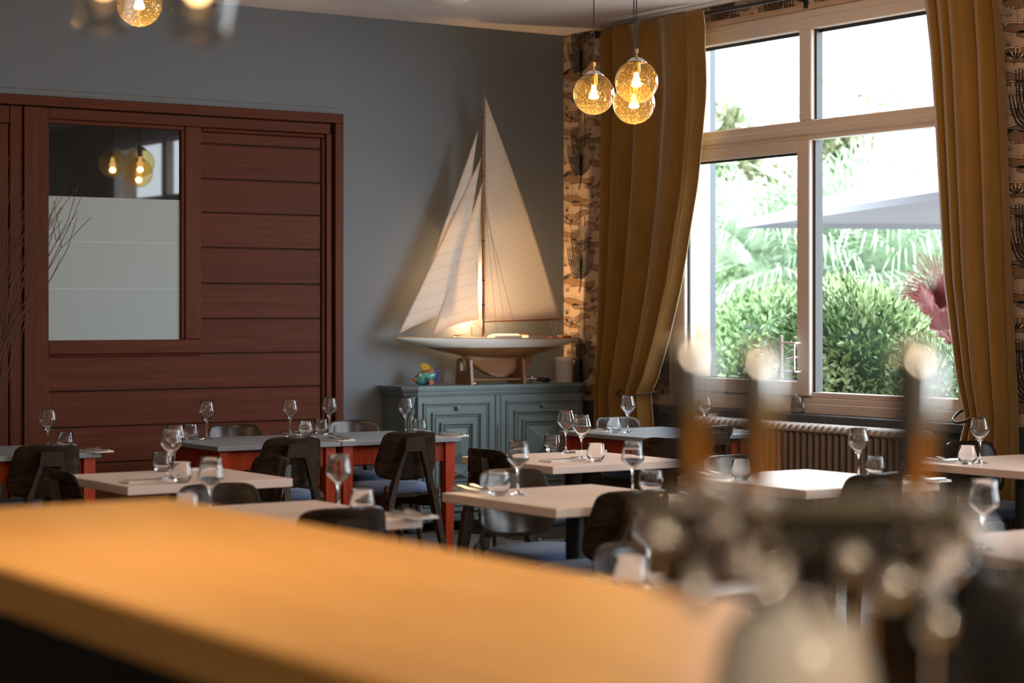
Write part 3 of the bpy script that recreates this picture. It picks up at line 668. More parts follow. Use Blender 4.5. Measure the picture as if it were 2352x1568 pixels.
for a, b in (((1110, 196), (993, 601)), ((993, 601), (909, 774)), ((1108, 240), (1101, 300)), ((1108, 350), (1105, 420))): cord('forestay', [L3(*a), L3(*b)])
for a, b, dy in (((1110, 420), (1150, 741), -.05), ((1110, 420), (1124, 770), -.10), ((1111, 470), (1172, 735), -.04), ((1080, 545), (1096, 660), -.05), ((1053, 716), (1118, 768), -.03)): cord('shroud', [L3(*a), L3(*b, dy)], .0013)
for a, b in (((1262, 737), (1273, 768)), ((1279, 735), (1274, 768)), ((1279, 735), (1291, 762))): cord('main_sheet', [L3(*a), L3(*b)], .0018)
def dk(name, px0, px1, h, m, w_=.05, cap=None):
    a, b = A(px0, 772).x, A(px1, 772).x; z = zs_((a+b)/2)+.006
    o = obj(name, MB().cbox(a, yb0-w_, z, b, yb0+w_, z+h, .003), M[m], boat)
    if cap: obj('roof', MB().cbox(a-.004, yb0-w_-.004, z+h, b+.004, yb0+w_+.004, z+h+.006, .002), M[cap], o)
    return o
h1 = dk('skylight', 1128, 1190, .014, 'hull_white', .05)
a, b = A(1128, 772).x, A(1190, 772).x; z = zs_(-.7)+.02
obj('roof', MB().prism([(yb0-.055, z), (yb0, z+.014), (yb0+.055, z)], a+.01, b-.002, 'yz'), M['hull_white'], h1)
h2 = dk('deckhouse', 1206, 1243, .020, 'hull_white', .04, 'mast')
for px in (1211, 1217, 1224, 1230, 1237):
    x = A(px, 772).x; obj('porthole', MB().box(x-.004, yb0-.0415, zs_(x)+.012, x+.004, yb0-.04, zs_(x)+.022), M['iron'], h2)
dk('hatch', 1264, 1279, .006, 'mast', .03); dk('locker', 1286, 1307, .010, 'mast', .03, 'deck'); dk('winch', 1038, 1046, .008, 'brass', .012)
a = A(1047, 770).x; obj('dinghy_hatch', MB().prism([(a, 1.332), (a+.075, 1.346), (a+.078, 1.351), (a+.004, 1.340)], yb0-.03, yb0+.03), M['deck'], boat)
for x in (-.985, -.548):                                 # cradle boards with a slot for the keel
    prof = [(-.105, ZS), (-.105+.02, 1.165), (-.06, 1.178), (-.04, 1.165), (-.036, 1.09), (.036, 1.09), (.04, 1.165), (.06, 1.178), (.085, 1.165), (.105, ZS)]
    obj('cradle_board', MB().prism([(yb0+u, z) for u, z in prof], x-.011, x+.011, 'yz'), M['stand'], boat, smooth=20)
for dy in (-.07, .07): obj('cradle_rail', MB().tube([(-.985, yb0+dy, 1.028), (-.548, yb0+dy, 1.028)], .007, 10), M['stand'], boat)
# --- little lamp behind the sails
tl = thing('table_lamp', 'small brass lamp glowing behind the yacht sails', 'lamp', (-.845, -.075, ZS))
obj('lamp_base', MB().lathe([(0, 0), (.05, 0), (.05, .008), (.008, .014), (0, .014)], 24), M['brass'], tl)
obj('lamp_stem', MB().tube([(0, 0, .01), (0, 0, .86)], .006, 10), M['brass'], tl)
obj('lamp_head', MB().lathe([(0, .87), (.012, .872), (.06, .862), (.062, .858), (.055, .858), (.012, .866)], 24), M['brass'], tl)
obj('lamp_glow', MB().lathe([(0, .838), (.012, .840), (.014, .85), (.010, .858), (0, .858)], 16), M['lampglow'], tl)
lamp('table_lamp_light', (-.745, -.085, 1.66), 28, (1, .62, .28), .03); lamp('table_lamp_light', (-.86, -.085, 1.42), 5, (1, .62, .28), .03)
# --- ceramic fish
fx = at(970, 884, ZS)
fish = thing('ceramic_fish', 'colourful glazed ceramic fish figurine on the sideboard', 'figurine', (fx.x, -.17, ZS), -.35)
body = MB().lathe([(0, -.072), (.018, -.069), (.034, -.05), (.043, -.02), (.043, .01), (.034, .04), (.02, .066), (.011, .082), (0, .086)], 24, axis='x')
body.xf(Matrix.Translation((0, 0, .05)) @ Matrix.Rotation(-.30, 4, 'Y') @ Matrix.Diagonal((1, .75, 1.05, 1)))
obj('fish_body', body, M['ceramic_teal'], fish, smooth=60)
obj('belly', MB().ball((-.005, 0, .026), (.05, .026, .026)), M['ceramic_blue'], fish)
for z, r in ((.044, .021), (.033, .020)): obj('lip', MB().ball((-.062, 0, z), (.024, r*1.1, .0075)), M['ceramic_orange'], fish)
obj('back_patch', MB().ball((.012, 0, .086), (.036, .021, .017)).xf(Matrix.Translation((0, 0, 0))), M['ceramic_red'], fish)
def fanfin(name, c, a0, a1, r, m, n=8, th=.004, y=0):
    pts = [(0, 0)]+[(r*(1 if k % 2 else .93)*math.cos(a0+(a1-a0)*k/n), r*(1 if k % 2 else .93)*math.sin(a0+(a1-a0)*k/n)) for k in range(n+1)]
    mb = MB().prism([(c[0]+u, c[1]+v) for u, v in pts], y-th, y+th); o = obj(name, mb, M[m], fish, smooth=20)
    for k in range(1, n, 2):
        a = a0+(a1-a0)*k/n; obj('fin_ray', MB().tube([(c[0]+.01*math.cos(a), y-th, c[1]+.01*math.sin(a)), (c[0]+r*.95*math.cos(a), y-th, c[1]+r*.95*math.sin(a))], .0022, 6), M[m], o)
    return o
fanfin('dorsal_fin', (-.008, .088), .5, 1.95, .066, 'ceramic_yellow'); fanfin('back_spines', (.045, .078), .3, 1.9, .034, 'ceramic_orange', 6)
fanfin('tail_fin', (.062, .072), -1.05, 1.25, .058, 'ceramic_navy', 8, .006); fanfin('tail_fin', (.068, .060), -1.9, -.9, .058, 'ceramic_navy', 6, .006)
fanfin('pelvic_fin', (.022, .042), -1.35, -.35, .048, 'ceramic_orange', 6, .004, -.028); fanfin('pectoral_fin', (.0, .055), -1.2, -.2, .034, 'ceramic_blue', 6, .003, -.034)
for s in (-1, 1):
    e = obj('fish_eye', MB().ball((-.036, s*.024, .070), (.011, .007, .011), 14, 8), M['ceramic_cream'], fish); obj('pupil', MB().ball((-.038, s*.030, .071), (.004, .003, .004), 10, 6), M['blackplastic'], e)
# --- white speaker, coffee filter holder
sp = at(1293, 877, ZS); sp = thing('smart_speaker', 'white cylindrical speaker on the sideboard beside the wallpaper', 'speaker', (-.115, -.165, ZS))
obj('speaker_grille', MB().lathe([(.064, .012), (.066, .018), (.066, .150), (.064, .152)], 36), M['speaker'], sp)
obj('speaker_base', MB().lathe([(0, 0), (.058, 0), (.063, .005), (.064, .012), (0, .012)], 36), M['white'], sp)
obj('speaker_top', MB().lathe([(.064, .152), (.066, .155), (.066, .172), (.060, .180), (0, .180)], 36), M['white'], sp)
pf = thing('portafilter', 'chrome coffee filter holder with black handle lying on the sideboard', 'coffee tool', (-.43, -.24, ZS), -.25)
obj('filter_cup', MB().lathe([(.022, 0), (.030, .003), (.034, .012), (.034, .040), (.037, .042), (.037, .046), (.031, .046), (.030, .012), (.0, .010), (0, 0), (.022, 0)], 24, (-.10, 0, 0)), M['chrome'], pf)
obj('collar', MB().lathe([(0, -.012), (.020, -.012), (.027, -.006), (.028, .004), (.022, .012), (.010, .016), (0, .016)], 24, (-.02, 0, .030), 'x'), M['chrome'], pf)
obj('neck', MB().tube([(-.075, 0, .030), (.02, 0, .028)], [.010, .011], 12), M['chrome'], pf)
obj('handle', MB().tube([(.012, 0, .028), (.05, 0, .024), (.10, 0, .021), (.125, 0, .019)], [.010, .014, .0175, .010], 14), M['blackplastic'], pf)

# ------------------------------------------------------------------ curtains, rod, tie-backs
def interp(tab, z):
    for (a, b), (c, d) in zip(tab, tab[1:]):
        if (a >= z >= c): return b+(d-b)*(a-z)/(a-c)
    return tab[-1][1] if z < tab[-1][0] else tab[0][1]
def curtain(label, near, far, nf, seedn, tie_z):
    """near/far: tables (z, y) of the two edges, top to bottom"""
    rnd = random.Random(seedn); ph = [rnd.uniform(-.5, .5) for _ in range(nf*2+2)]
    t = thing('curtain', label, 'curtain')
    nz, nu = 60, 150; z0, z1 = near[0][0], .015; rows = []
    for i in range(nz+1):
        z = z0+(z1-z0)*i/nz; ya, yb = interp(near, z), interp(far, z); row = []; wd = abs(yb-ya)
        amp = .050*min(1.25, (.55/max(.2, wd))**.5)*(.75+.35*min(1, (z0-z)/.5))
        if z < tie_z: amp *= .95
        for k in range(nu+1):
            u = k/nu; w_ = u+.055*math.sin(u*2*PI*1.3+ph[0]*5)+.035*math.sin(u*2*PI*2.7+ph[3]*7); f = w_*nf*2*PI+.35*math.sin(z*1.3+ph[1]*5+u*4)
            am = amp*(.45+.75*abs(math.sin(u*2.6+ph[4]*6+.3))) if z < z0-.05 else amp*.3
            x = -.125-.035*max(0, 1-(z0-z)/.5)+am*math.sin(f)+.35*am*math.sin(2*f+ph[2]*6)-.02*math.sin(PI*u)
            y = ya+(yb-ya)*u+.18*wd/nf*math.cos(f+.6)
            row.append((min(-.03 if z < 3.2 else -.122, x), y, z))
        rows.append(row)
    o = obj('cloth', MB().loft(rows, False, False), M['mustard'], t, smooth=80, fix=False)
    sd = o.modifiers.new('fabric', 'SOLIDIFY'); sd.thickness = .003
    for k, nm in ((nu, 'edge_seam'),): obj(nm, MB().tube([r[k] for r in rows[::2]], .0035, 6), M['seamcord'], t)
    return t
curtain('left mustard velvet curtain gathered by a tie-back between wallpaper and window',
    [(3.47, -.72), (2.46, -.70), (1.5, -.67), (.95, -.63), (.015, -.62)], [(3.47, -1.765), (2.9, -1.73), (2.35, -1.655), (1.69, -1.48), (1.30, -1.33), (1.05, -1.21), (.95, -1.13), (.82, -1.15), (.5, -1.20), (.015, -1.22)], 4, 4, .95)
curtain('right mustard velvet curtain hooked back at the right side of the window',
    [(3.47, -4.31), (1.78, -4.36), (.5, -4.43), (.015, -4.44)], [(3.47, -3.77), (3.28, -3.79), (2.53, -3.86), (1.66, -3.93), (1.12, -4.03), (.90, -4.10), (.78, -4.05), (.4, -4.03), (.015, -4.02)], 4, 9, .90)
rod = thing('curtain_rod', 'dark iron curtain rod running above the window', 'rod')
obj('pole', MB().tube([(-.10, -.60, 3.455), (-.10, -4.6, 3.455)], .013, 12), M['iron'], rod)
for y, s in ((-.60, 1), (-4.6, -1)):
    obj('finial', MB().lathe([(0, -.02), (.015, -.015), (.020, 0), (.017, .03), (.024, .045), (.028, .065), (.02, .085), (0, .092)], 16, axis='y').xf(Matrix.Translation((-.10, y, 3.455)) @ Matrix.Scale(s, 4, (0, 1, 0))), M['iron'], rod)
for y in (-.68, -2.62, -4.45): obj('bracket', MB().tube([(0, y, 3.43), (-.06, y, 3.435), (-.10, y, 3.44)], .008, 8).cbox(-.006, y-.02, 3.39, 0, y+.02, 3.47, .002), M['iron'], rod)
tb = thing('tie_back', 'thin dark rope tie holding the left curtain together', 'tie-back')
obj('rope', MB().tube(spline([(-.02, -.80, .985), (-.10, -.84, .965), (-.205, -.92, .935), (-.225, -1.02, .92), (-.205, -1.11, .93), (-.12, -1.16, .945), (-.02, -1.18, .965)], 6), .0075, 8), M['iron'], tb)
obj('wall_knob', MB().ball((-.012, -.80, .985), .014).ball((-.012, -1.18, .965), .014), M['iron'], tb)
tb = thing('curtain_hook', 'dark curved metal hook catching the right curtain', 'tie-back')
obj('hook', MB().tube(spline([(-.01, -4.0, .945), (-.09, -4.01, .94), (-.19, -4.05, .905), (-.22, -4.10, .885), (-.21, -4.16, .895), (-.18, -4.19, .925)], 6), .008, 10), M['iron'], tb)
obj('hook_plate', MB().cbox(-.018, -4.02, .92, -.012, -3.98, .97, .002), M['iron'], tb)

# ------------------------------------------------------------------ radiator and candle on the sill
rd = thing('radiator', 'ribbed cast-iron radiator under the window', 'radiator', (-.135, 0, 0))
mb = MB()
for dx in (-.045, .045):
    mb.loft([[(dx+.019*math.cos(a), .017*math.sin(a)*k, z) for a in [2*PI*i/10 for i in range(10)]] for z, k in ((.10, .6), (.13, 1), (.30, .82), (.70, .82), (.775, 1), (.805, .75))])
mb.loft([[(-.072+.144*u, .0245*math.cos(a), .775+.034*math.sin(a)*(1-.9*abs(2*u-1)**6)+.012*(1-(2*u-1)**2)) for a in [2*PI*i/12 for i in range(12)]] for u in [i/10 for i in range(11)]])
mb.loft([[(-.068+.136*u, .0245*math.cos(a), .125+.03*math.sin(a)) for a in [2*PI*i/10 for i in range(10)]] for u in (0, .05, .5, .95, 1)])
s0 = None
for i in range(37):
    y = -1.72-i*.0572
    if s0 is None: s0 = obj('radiator_section', mb, M['rad'], rd, smooth=50); s0.location = (0, y, 0)
    else:
        c = s0.copy(); COL.objects.link(c); c.parent = rd; c.location = (0, y, 0)
obj('valve_pipe', MB().tube([(0, -3.86, 0), (0, -3.86, .12), (0, -3.80, .125)], .012, 10), M['rad'], rd)
for y in (-1.95, -3.6): obj('radiator_foot', MB().cbox(-.05, y-.015, 0, .05, y+.015, .12, .004), M['rad'], rd)
p = at(1825, 943, ZA)
cj = thing('sand_candle_jar', 'small pointed glass candle jar with pale sand on the window sill', 'candle jar', (-.005, -2.545, ZA))
obj('jar', MB().lathe([(0, .006), (.036, .006), (.040, .0), (.043, .004), (.043, .07), (.038, .095), (.022, .112), (.004, .122), (0, .122), (0, .118), (.003, .118), (.020, .109), (.0355, .093), (.0405, .07), (.0405, .010), (0, .010)], 28), M['glass'], cj)
obj('sand', MB().lathe([(0, .0105), (.0398, .0105), (.0398, .030), (.02, .034), (0, .035)], 24), M['wax'], cj)

# ------------------------------------------------------------------ pendant lamps
def pendant(name, loc, r, label, watts, cord_top=HC):
    t = thing(name, label, 'pendant lamp', loc, 0, 'amber glass globe pendants')
    prof = [(r*math.sin(PI*i/28), r*math.cos(PI*i/28)) for i in range(3, 29)]
    obj('glass_globe', MB().lathe(prof, 40), M['amber'], t, smooth=80)
    zc = r*math.cos(PI*3.0/28)
    obj('cap', MB().lathe([(0, zc+.022), (.012, zc+.022), (.030, zc+.016), (.055, zc-.004), (.054, zc-.008), (.0, zc-.004)], 28), M['steel'], t)
    obj('ferrule', MB().lathe([(0, zc+.02), (.004, zc+.02), (.004, zc+.045), (.010, zc+.046), (.010, zc+.066), (.004, zc+.068), (0, zc+.068)], 14), M['cork'], t)
    obj('cable', MB().tube([(0, 0, zc+.06), (0, 0, cord_top-loc[2])], .0032, 6), M['cable'], t)
    obj('socket', MB().lathe([(0, zc), (.020, zc), (.020, zc-.055), (.017, zc-.06), (0, zc-.06)], 18), M['brass'], t)
    obj('bulb', MB().lathe([(0, zc-.06), (.012, zc-.06), (.014, zc-.085), (.024, zc-.112), (.029, zc-.124), (.024, zc-.134), (0, zc-.138)], 20), M['bulb'], t)
    lamp('pendant_light', (loc[0], loc[1], loc[2]-.055), watts, WARM, .02)
    return t
for px, py, Z, lab in ((1364, 216, 11.15, 'amber glass globe pendant hanging leftmost of the three by the curtain'),
                       (1462, 188, 10.75, 'amber glass globe pendant, upper right of the three by the curtain'),
                       (1456, 237, 11.0, 'amber glass globe pendant, lowest and rearmost of the three by the curtain'),
                       (320, 9, 10.2, 'amber bubbly globe pendant cut off at the top left')):
    p = atZ(px, py, Z); pendant('globe_pendant', (p.x, p.y, p.z), .1145, lab, 9)
def shade_lamp(px, ybot, Z, rt, rb, label):
    p = atZ(px, ybot, Z); t = thing('glass_shade_pendant', label, 'pendant lamp', (p.x, p.y, p.z), 0, 'clear glass pendants over the bar')
    h = .17
    obj('glass_shade', MB().lathe([(0, 0), (rb*.8, .001), (rb*.96, .008), (rb, .02), (rt, .10), (rt*1.02, .13), (rt*.8, .16), (.03, .18)], 36), M['clearshade'], t, smooth=60)
    obj('socket', MB().lathe([(0, .20), (.02, .20), (.024, .17), (.022, .13), (0, .13)], 18), M['brass'], t)
    obj('bulb', MB().lathe([(0, .13), (.010, .13), (.013, .118), (.020, .092), (.019, .076), (.011, .065), (0, .062)], 20), M['bar_bulb'], t)
    obj('cable', MB().tube([(0, 0, .19), (0, 0, HC-p.z)], .004, 6), M['cable'], t)
    lamp('bar_pendant_light', (p.x, p.y, p.z+.045), 20, (1, .62, .26), 0)
shade_lamp(455, 98, 3.2, .060, .047, 'clear tumbler-shaped glass pendant, blurred, right one at the top left')
shade_lamp(238, 78, 3.45, .060, .047, 'clear tumbler-shaped glass pendant, blurred and dim, left one at the top left')
p = at(1025, -6, HC)
cl = thing('ceiling_rose', 'round white ceiling fitting cut by the top edge of the photo', 'ceiling fitting', (p.x, p.y, HC))
obj('cover', MB().lathe([(0, -.035), (.10, -.034), (.145, -.02), (.15, 0), (0, 0)], 32), M['ceil'], cl)

# ------------------------------------------------------------------ glasses, cutlery, napkins
WA = [(0, .0), (.036, .0), (.0385, .0015), (.036, .0035), (.014, .0085), (.006, .017), (.0042, .040), (.004, .085), (.0062, .104), (.014, .1135), (.034, .140), (.0475, .158), (.0495, .165), (.0478, .175), (.0405, .203), (.0350, .2255), (.0342, .2262), (.0335, .2255), (.0390, .203), (.0463, .175), (.0480, .165), (.046, .159), (.033, .1425), (.013, .1175), (0, .114)]
WB = [(0, .0), (.036, .0), (.0385, .0015), (.036, .0035), (.014, .0085), (.006, .017), (.0044, .045), (.0048, .080), (.0085, .103), (.017, .118), (.034, .131), (.0465, .141), (.048, .147), (.0465, .155), (.041, .188), (.0365, .2180), (.0357, .2188), (.035, .2180), (.0395, .188), (.045, .155), (.0463, .148), (.045, .143), (.033, .1335), (.015, .121), (.006, .108), (0, .105)]
TA = [(0, .0), (.026, .0), (.031, .003), (.0455, .027), (.0475, .034), (.0465, .042), (.0405, .090), (.0397, .0918), (.0388, .090), (.0448, .042), (.0455, .035), (.0435, .030), (.030, .014), (.024, .012), (0, .011)]
TB = [(0, .0), (.026, .0), (.032, .003), (.0440, .022), (.0495, .045), (.0500, .058), (.0470, .080), (.0440, .096), (.0432, .0975), (.0424, .096), (.0452, .080), (.0482, .058), (.0477, .045), (.042, .024), (.030, .014), (.022, .012), (0, .011)]
G = {}
def glass(kind, px, py, label):
    p = at(px, py, .75); prof, nm, cat, grp = {'WA': (WA, 'wine_glass', 'wine glass', 'wine glasses on the tables'), 'WB': (WB, 'wine_glass', 'wine glass', 'wine glasses on the tables'),
        'TA': (TA, 'tumbler', 'tumbler', 'water tumblers on the tables'), 'TB': (TB, 'tumbler', 'tumbler', 'water tumblers on the tables')}[kind]
    if kind not in G:
        G[kind] = obj(nm, MB().lathe(prof, 40), M['glass'], smooth=50); o = G[kind]
    else:
        o = G[kind].copy(); COL.objects.link(o)
    o.location = (p.x, p.y, .7503); tag(o, label, cat, grp)
for g in (('WA', 110, 1035, 'wine glass at the far left above the dark chair back'), ('TA', 150, 1031, 'tumbler at the far left above the dark chair back'),
 ('WA', 475, 1009, 'wine glass on the left end of the joined grey tables'), ('TA', 438, 1010, 'tumbler on the left corner of the joined grey tables'),
 ('WA', 667, 1004, 'wine glass on the grey tables left of a tumbler pair, before the panelling'), ('TA', 702, 1002, 'front tumbler of the overlapping pair on the grey tables'),
 ('TA', 738, 997, 'rear tumbler of the overlapping pair on the grey tables'), ('WA', 757, 998, 'wine glass on the grey tables right of a tumbler pair, at the panelling edge'),
 ('WA', 932, 999, 'wine glass on the grey tables before the left end of the sideboard'), ('TA', 964, 998, 'tumbler on the grey tables before the left sideboard door'),
 ('WA', 393, 1102, 'front wine glass of the overlapping two on the left beige table'), ('WA', 401, 1088, 'rear wine glass of the overlapping two on the left beige table'),
 ('TA', 372, 1083, 'rear tumbler on the left beige table'), ('TA', 417, 1109, 'front tumbler on the left beige table'),
 ('WB', 484, 1190, 'wine glass rising over the bar edge at lower left'), ('TA', 428, 1192, 'tumbler just showing over the bar edge at lower left'),
 ('WB', 778, 1178, 'wine glass before the red table leg, above the chair near the bar'), ('TA', 832, 1180, 'tumbler before the blue seat, above the chair near the bar'),
 ('WB', 1190, 1136, 'wine glass standing on the left half of the middle front table'), ('TB', 1144, 1138, 'barrel tumbler beside napkin on the middle front table'),
 ('WB', 1453, 1136, 'wine glass behind the large brown chair on the middle front table'), ('TB', 1495, 1134, 'barrel tumbler behind the large brown chair on the middle front table'),
 ('WA', 1300, 1040, 'rear wine glass of two before the right sideboard door'), ('WA', 1336, 1055, 'front wine glass of two before the right sideboard door'),
 ('TA', 1268, 1037, 'tumbler before the right sideboard door, left of the two wine glasses'), ('TA', 1369, 1060, 'tumbler right of the two wine glasses before the sideboard'),
 ('WA', 1442, 993, 'wine glass before the left mustard curtain'), ('TA', 1410, 994, 'tumbler before the pale chair by the left curtain'),
 ('WA', 1618, 992, 'wine glass half hidden behind the left tap handle'), ('TA', 1638, 981, 'tumbler half hidden behind the left tap handle'),
 ('TA', 1702, 1102, 'tumbler on the left end of the bluish white table'), ('WA', 1972, 1098, 'wine glass on the bluish white table before the radiator'),
 ('TA', 2010, 1094, 'tumbler on the bluish white table behind a brown chair'), ('WA', 2251, 1064, 'wine glass before the right mustard curtain'),
 ('TA', 2222, 1066, 'tumbler before the right mustard curtain'), ('WB', 2260, 1262, 'large wine glass near the right edge on the blurred corner table'),
 ('TA', 2200, 1266, 'tumbler left of the large wine glass near the right edge'), ('TA', 1886, 1247, 'tumbler seen between the tap handles, below the radiator'),
 ('TA', 1447, 1356, 'largest blurred tumbler near the bar counter edge'), ('WB', 1490, 1353, 'blurred wine glass behind the largest tumbler, beside the tap')): glass(*g)
def flat(outline, th, bend):                     # a thin metal outline (x along the piece) with a bend profile
    mb = MB().prism(outline, 0, th, 'xy')
    for i, v in enumerate(mb.v): mb.v[i] = (v[0], v[1], v[2]+bend(v[0], v[1]))
    return mb
def sym(h): return h+[(a, -b) for a, b in h[::-1] if abs(b) > 1e-9]
bend = lambda x, y: .010*max(0, x-.02)/.08-.055*max(0, x-.06)**1.3+.006*max(0, -.06-x)/.04
CUT = {}
def cutlery(kind, loc, rz, label):
    if kind not in CUT:
        if kind == 'fork':
            h = [(-.10, .003), (-.09, .006), (-.06, .005), (.0, .003), (.03, .004), (.045, .011), (.06, .012), (.095, .0115), (.095, .008), (.062, .0072), (.062, .005), (.096, .005), (.096, .0015), (.062, .0012)]
            mb = flat(sym(h), .0022, bend)
        elif kind == 'spoon':
            h = [(-.10, .003), (-.09, .006), (-.06, .005), (0, .003), (.03, .004), (.045, .011), (.06, .017), (.078, .019), (.092, .015), (.10, .006)]
            mb = flat(sym(h), .0022, lambda x, y: bend(x, y)-.006*max(0, 1-((x-.07)/.032)**2)*max(0, 1-(y/.02)**2))
        else:
            mb = flat([(-.11, -.004), (-.02, -.005), (.0, -.009), (.07, -.010), (.105, -.006), (.118, .006), (.0, .006), (-.02, .005), (-.11, .004)], .003, lambda x, y: .0004)
        CUT[kind] = obj(kind, mb, M['steel'], smooth=30); o = CUT[kind]
    else: o = CUT[kind].copy(); COL.objects.link(o)
    o.location = loc; o.rotation_euler = (0, 0, rz); tag(o, label, kind, kind+('s' if kind != 'knife' else '')+' at the place settings' if kind != 'knife' else 'knives at the place settings')
NAP = None
for px, py, ang, where in ((222, 1037, PI/2, 'the far left grey table'), (682, 996, PI/2, 'the grey tables behind the left dark chair'), (778, 1011, PI/2, 'the seam of the two grey tables'),
  (1040, 1001, PI/2, 'the right end of the grey tables'), (335, 1107, 0, 'the front edge of the left beige table'), (455, 1079, 0, 'the rear of the left beige table'),
  (945, 1187, PI/2, 'the right corner of the lower-left table'), (1092, 1127, PI/2, 'the left end of the middle front table'), (1606, 1142, PI/2, 'the right corner of the middle front table'),
  (1290, 1059, 0, 'the front edge of the table before the sideboard'), (1345, 1038, 0, 'the rear of the table before the sideboard'), (1380, 990, PI/2, 'the grey table by the left curtain'),
  (1690, 991, PI/2, 'the right end of the curtain-side grey table'), (1645, 1094, PI/2, 'the left end of the bluish white table'), (2126, 1104, PI/2, 'the right corner of the bluish white table'),
  (2168, 1060, PI/2, 'the table by the right curtain'), (1388, 1344, PI/2, 'the blurred table nearest the bar')):
    p = at(px, py, .75); z = .7503
    if NAP is None:
        NAP = obj('napkin', MB().cbox(-.105, -.055, 0, .105, .055, .004, .002).cbox(-.103, -.053, .0038, .105, .02, .007, .0015).cbox(-.103, -.053, .0068, .105, -.02, .010, .0015), M['napkin']); o = NAP
    else: o = NAP.copy(); COL.objects.link(o)
    o.location = (p.x, p.y, z); o.rotation_euler = (0, 0, ang+random.uniform(-.05, .05)); tag(o, 'folded white napkin on '+where, 'napkin', 'folded napkins')
    rot = Matrix.Rotation(ang, 3, 'Z')
    for kind, off, zz, rr in (('knife', (.0, .036, 0), .0075, .05), ('fork', (-.005, -.030, 0), .0105, -.06), ('spoon', (.012, .004, 0), .0075, .12)):
        q = rot @ Vector(off); cutlery(kind, (p.x+q.x, p.y+q.y, z+zz), ang+rr, kind+' lying on the napkin at '+where)

# ------------------------------------------------------------------ beer tap tower on the bar, blurred close to the lens
def onbar(px, Z): p = CAM + F*Z + R*((px-1176)/4666*Z); return p
q = onbar(1822, 1.78)
tap = thing('beer_tap_tower', 'blurred beer tap tower with three upright handles standing on the bar', 'beer tap', (q.x, q.y, 1.1), math.radians(-33.71))
obj('column', MB().lathe([(0, 0), (.095, 0), (.095, .012), (.080, .02), (.077, .03), (.070, .09), (.058, .125), (.040, .142), (.02, .150), (0, .151)], 40), M['cream'], tap, smooth=60)
obj('manifold', MB().tube([(-.120, .03, .185), (-.112, .03, .185), (.165, .03, .185), (.174, .03, .185)], [.026, .036, .036, .026], 28), M['manifold'], tap)
obj('support_leg', MB().cbox(.070, .0, 0, .122, .06, .16, .006), M['manifold'], tap)
obj('cross_tube', MB().tube([(-.125, 0, .226), (.145, 0, .226)], .013, 20).ball((-.125, 0, .226), .015).ball((.145, 0, .226), .015), M['olive_metal'], tap)
for px, zt_, r in ((1583, .380, .018), (1738, .372, .017), (2102, .376, .020)):
    x = (px-1822)/4666*1.78; zm = .318 if px < 2000 else .30
    h = obj('tap_handle', MB().lathe([(0, .240), (r*.6, .241), (r*.75, .252), (r*.85, .262), (r*.95, zm-.004), (r*.95, zm), (0, zm)], 28, (x, 0, 0)), M['handle_reflection'], tap, smooth=60)
    obj('handle_top', MB().lathe([(0, zm), (r*.98, zm), (r*1.05, zt_-.03), (r*.9, zt_-.008), (r*.45, zt_), (0, zt_+.001)], 28, (x, 0, 0)), M['handle_chrome'], h, smooth=60)
    obj('handle_dark_side', MB().cbox(x-r*1.2, -r*1.2, .255, x-r*.25, -r*.5, zt_-.012, .003), M['blackplastic'], h)  # black plate put in for the dark reflection on the handle's left half
    obj('collar', MB().lathe([(0, .226), (.018, .226), (.020, .232), (.014, .241), (0, .242)], 20, (x, 0, 0)), M['chrome'], tap)
    b = obj('faucet_body', MB().tube([(x, .0, .215), (x, -.035, .205), (x, -.062, .18)], [.015, .014, .011], 16), M['manifold'], tap)
    obj('spout', MB().tube(spline([(x, -.055, .185), (x, -.075, .170), (x, -.080, .148)], 5), [.009]*11, 12), M['chrome'], b)
    for dx, dy, z, rr in ((-.018, -.045, .205, .006), (.020, -.03, .182, .0055), (.0, -.07, .205, .0055), (-.030, -.02, .168, .005), (.034, -.03, .20, .004)):
        obj('glint_ball', MB().ball((x+dx, dy, z), rr, 12, 8), M['chrome'], b)  # added chrome balls, only there to catch highlights as blurred discs
for px, py, rr in ((1500, 1240, .017), (1618, 1120, .016), (1688, 1308, .018), (1765, 1328, .016), (1640, 1215, .013), (2038, 1348, .019), (1940, 1290, .014), (2158, 1300, .018), (2215, 1235, .016), (2140, 1440, .018), (1880, 1400, .012)):
    obj('bokeh_ball', MB().ball(((px-1822)/4666*1.73, -.045, 1.5-(py-716)/4666*1.73-1.1), rr, 20, 12), M['chrome'], tap)  # more added balls, set where the round blurred highlights belong
q = onbar(2345, 1.75)
can = thing('black_canister', 'black rounded container on the bar at the lower right corner, very blurred', 'container', (q.x, q.y, 1.1))
obj('body', MB().lathe([(0, 0), (.072, 0), (.074, .004), (.074, .13), (.064, .158), (.040, .174), (0, .180)], 32), M['blackplastic'], can, smooth=60)
obj('lid_knob', MB().lathe([(0, .176), (.012, .176), (.014, .186), (.010, .192), (0, .193)], 18), M['blackplastic'], can)

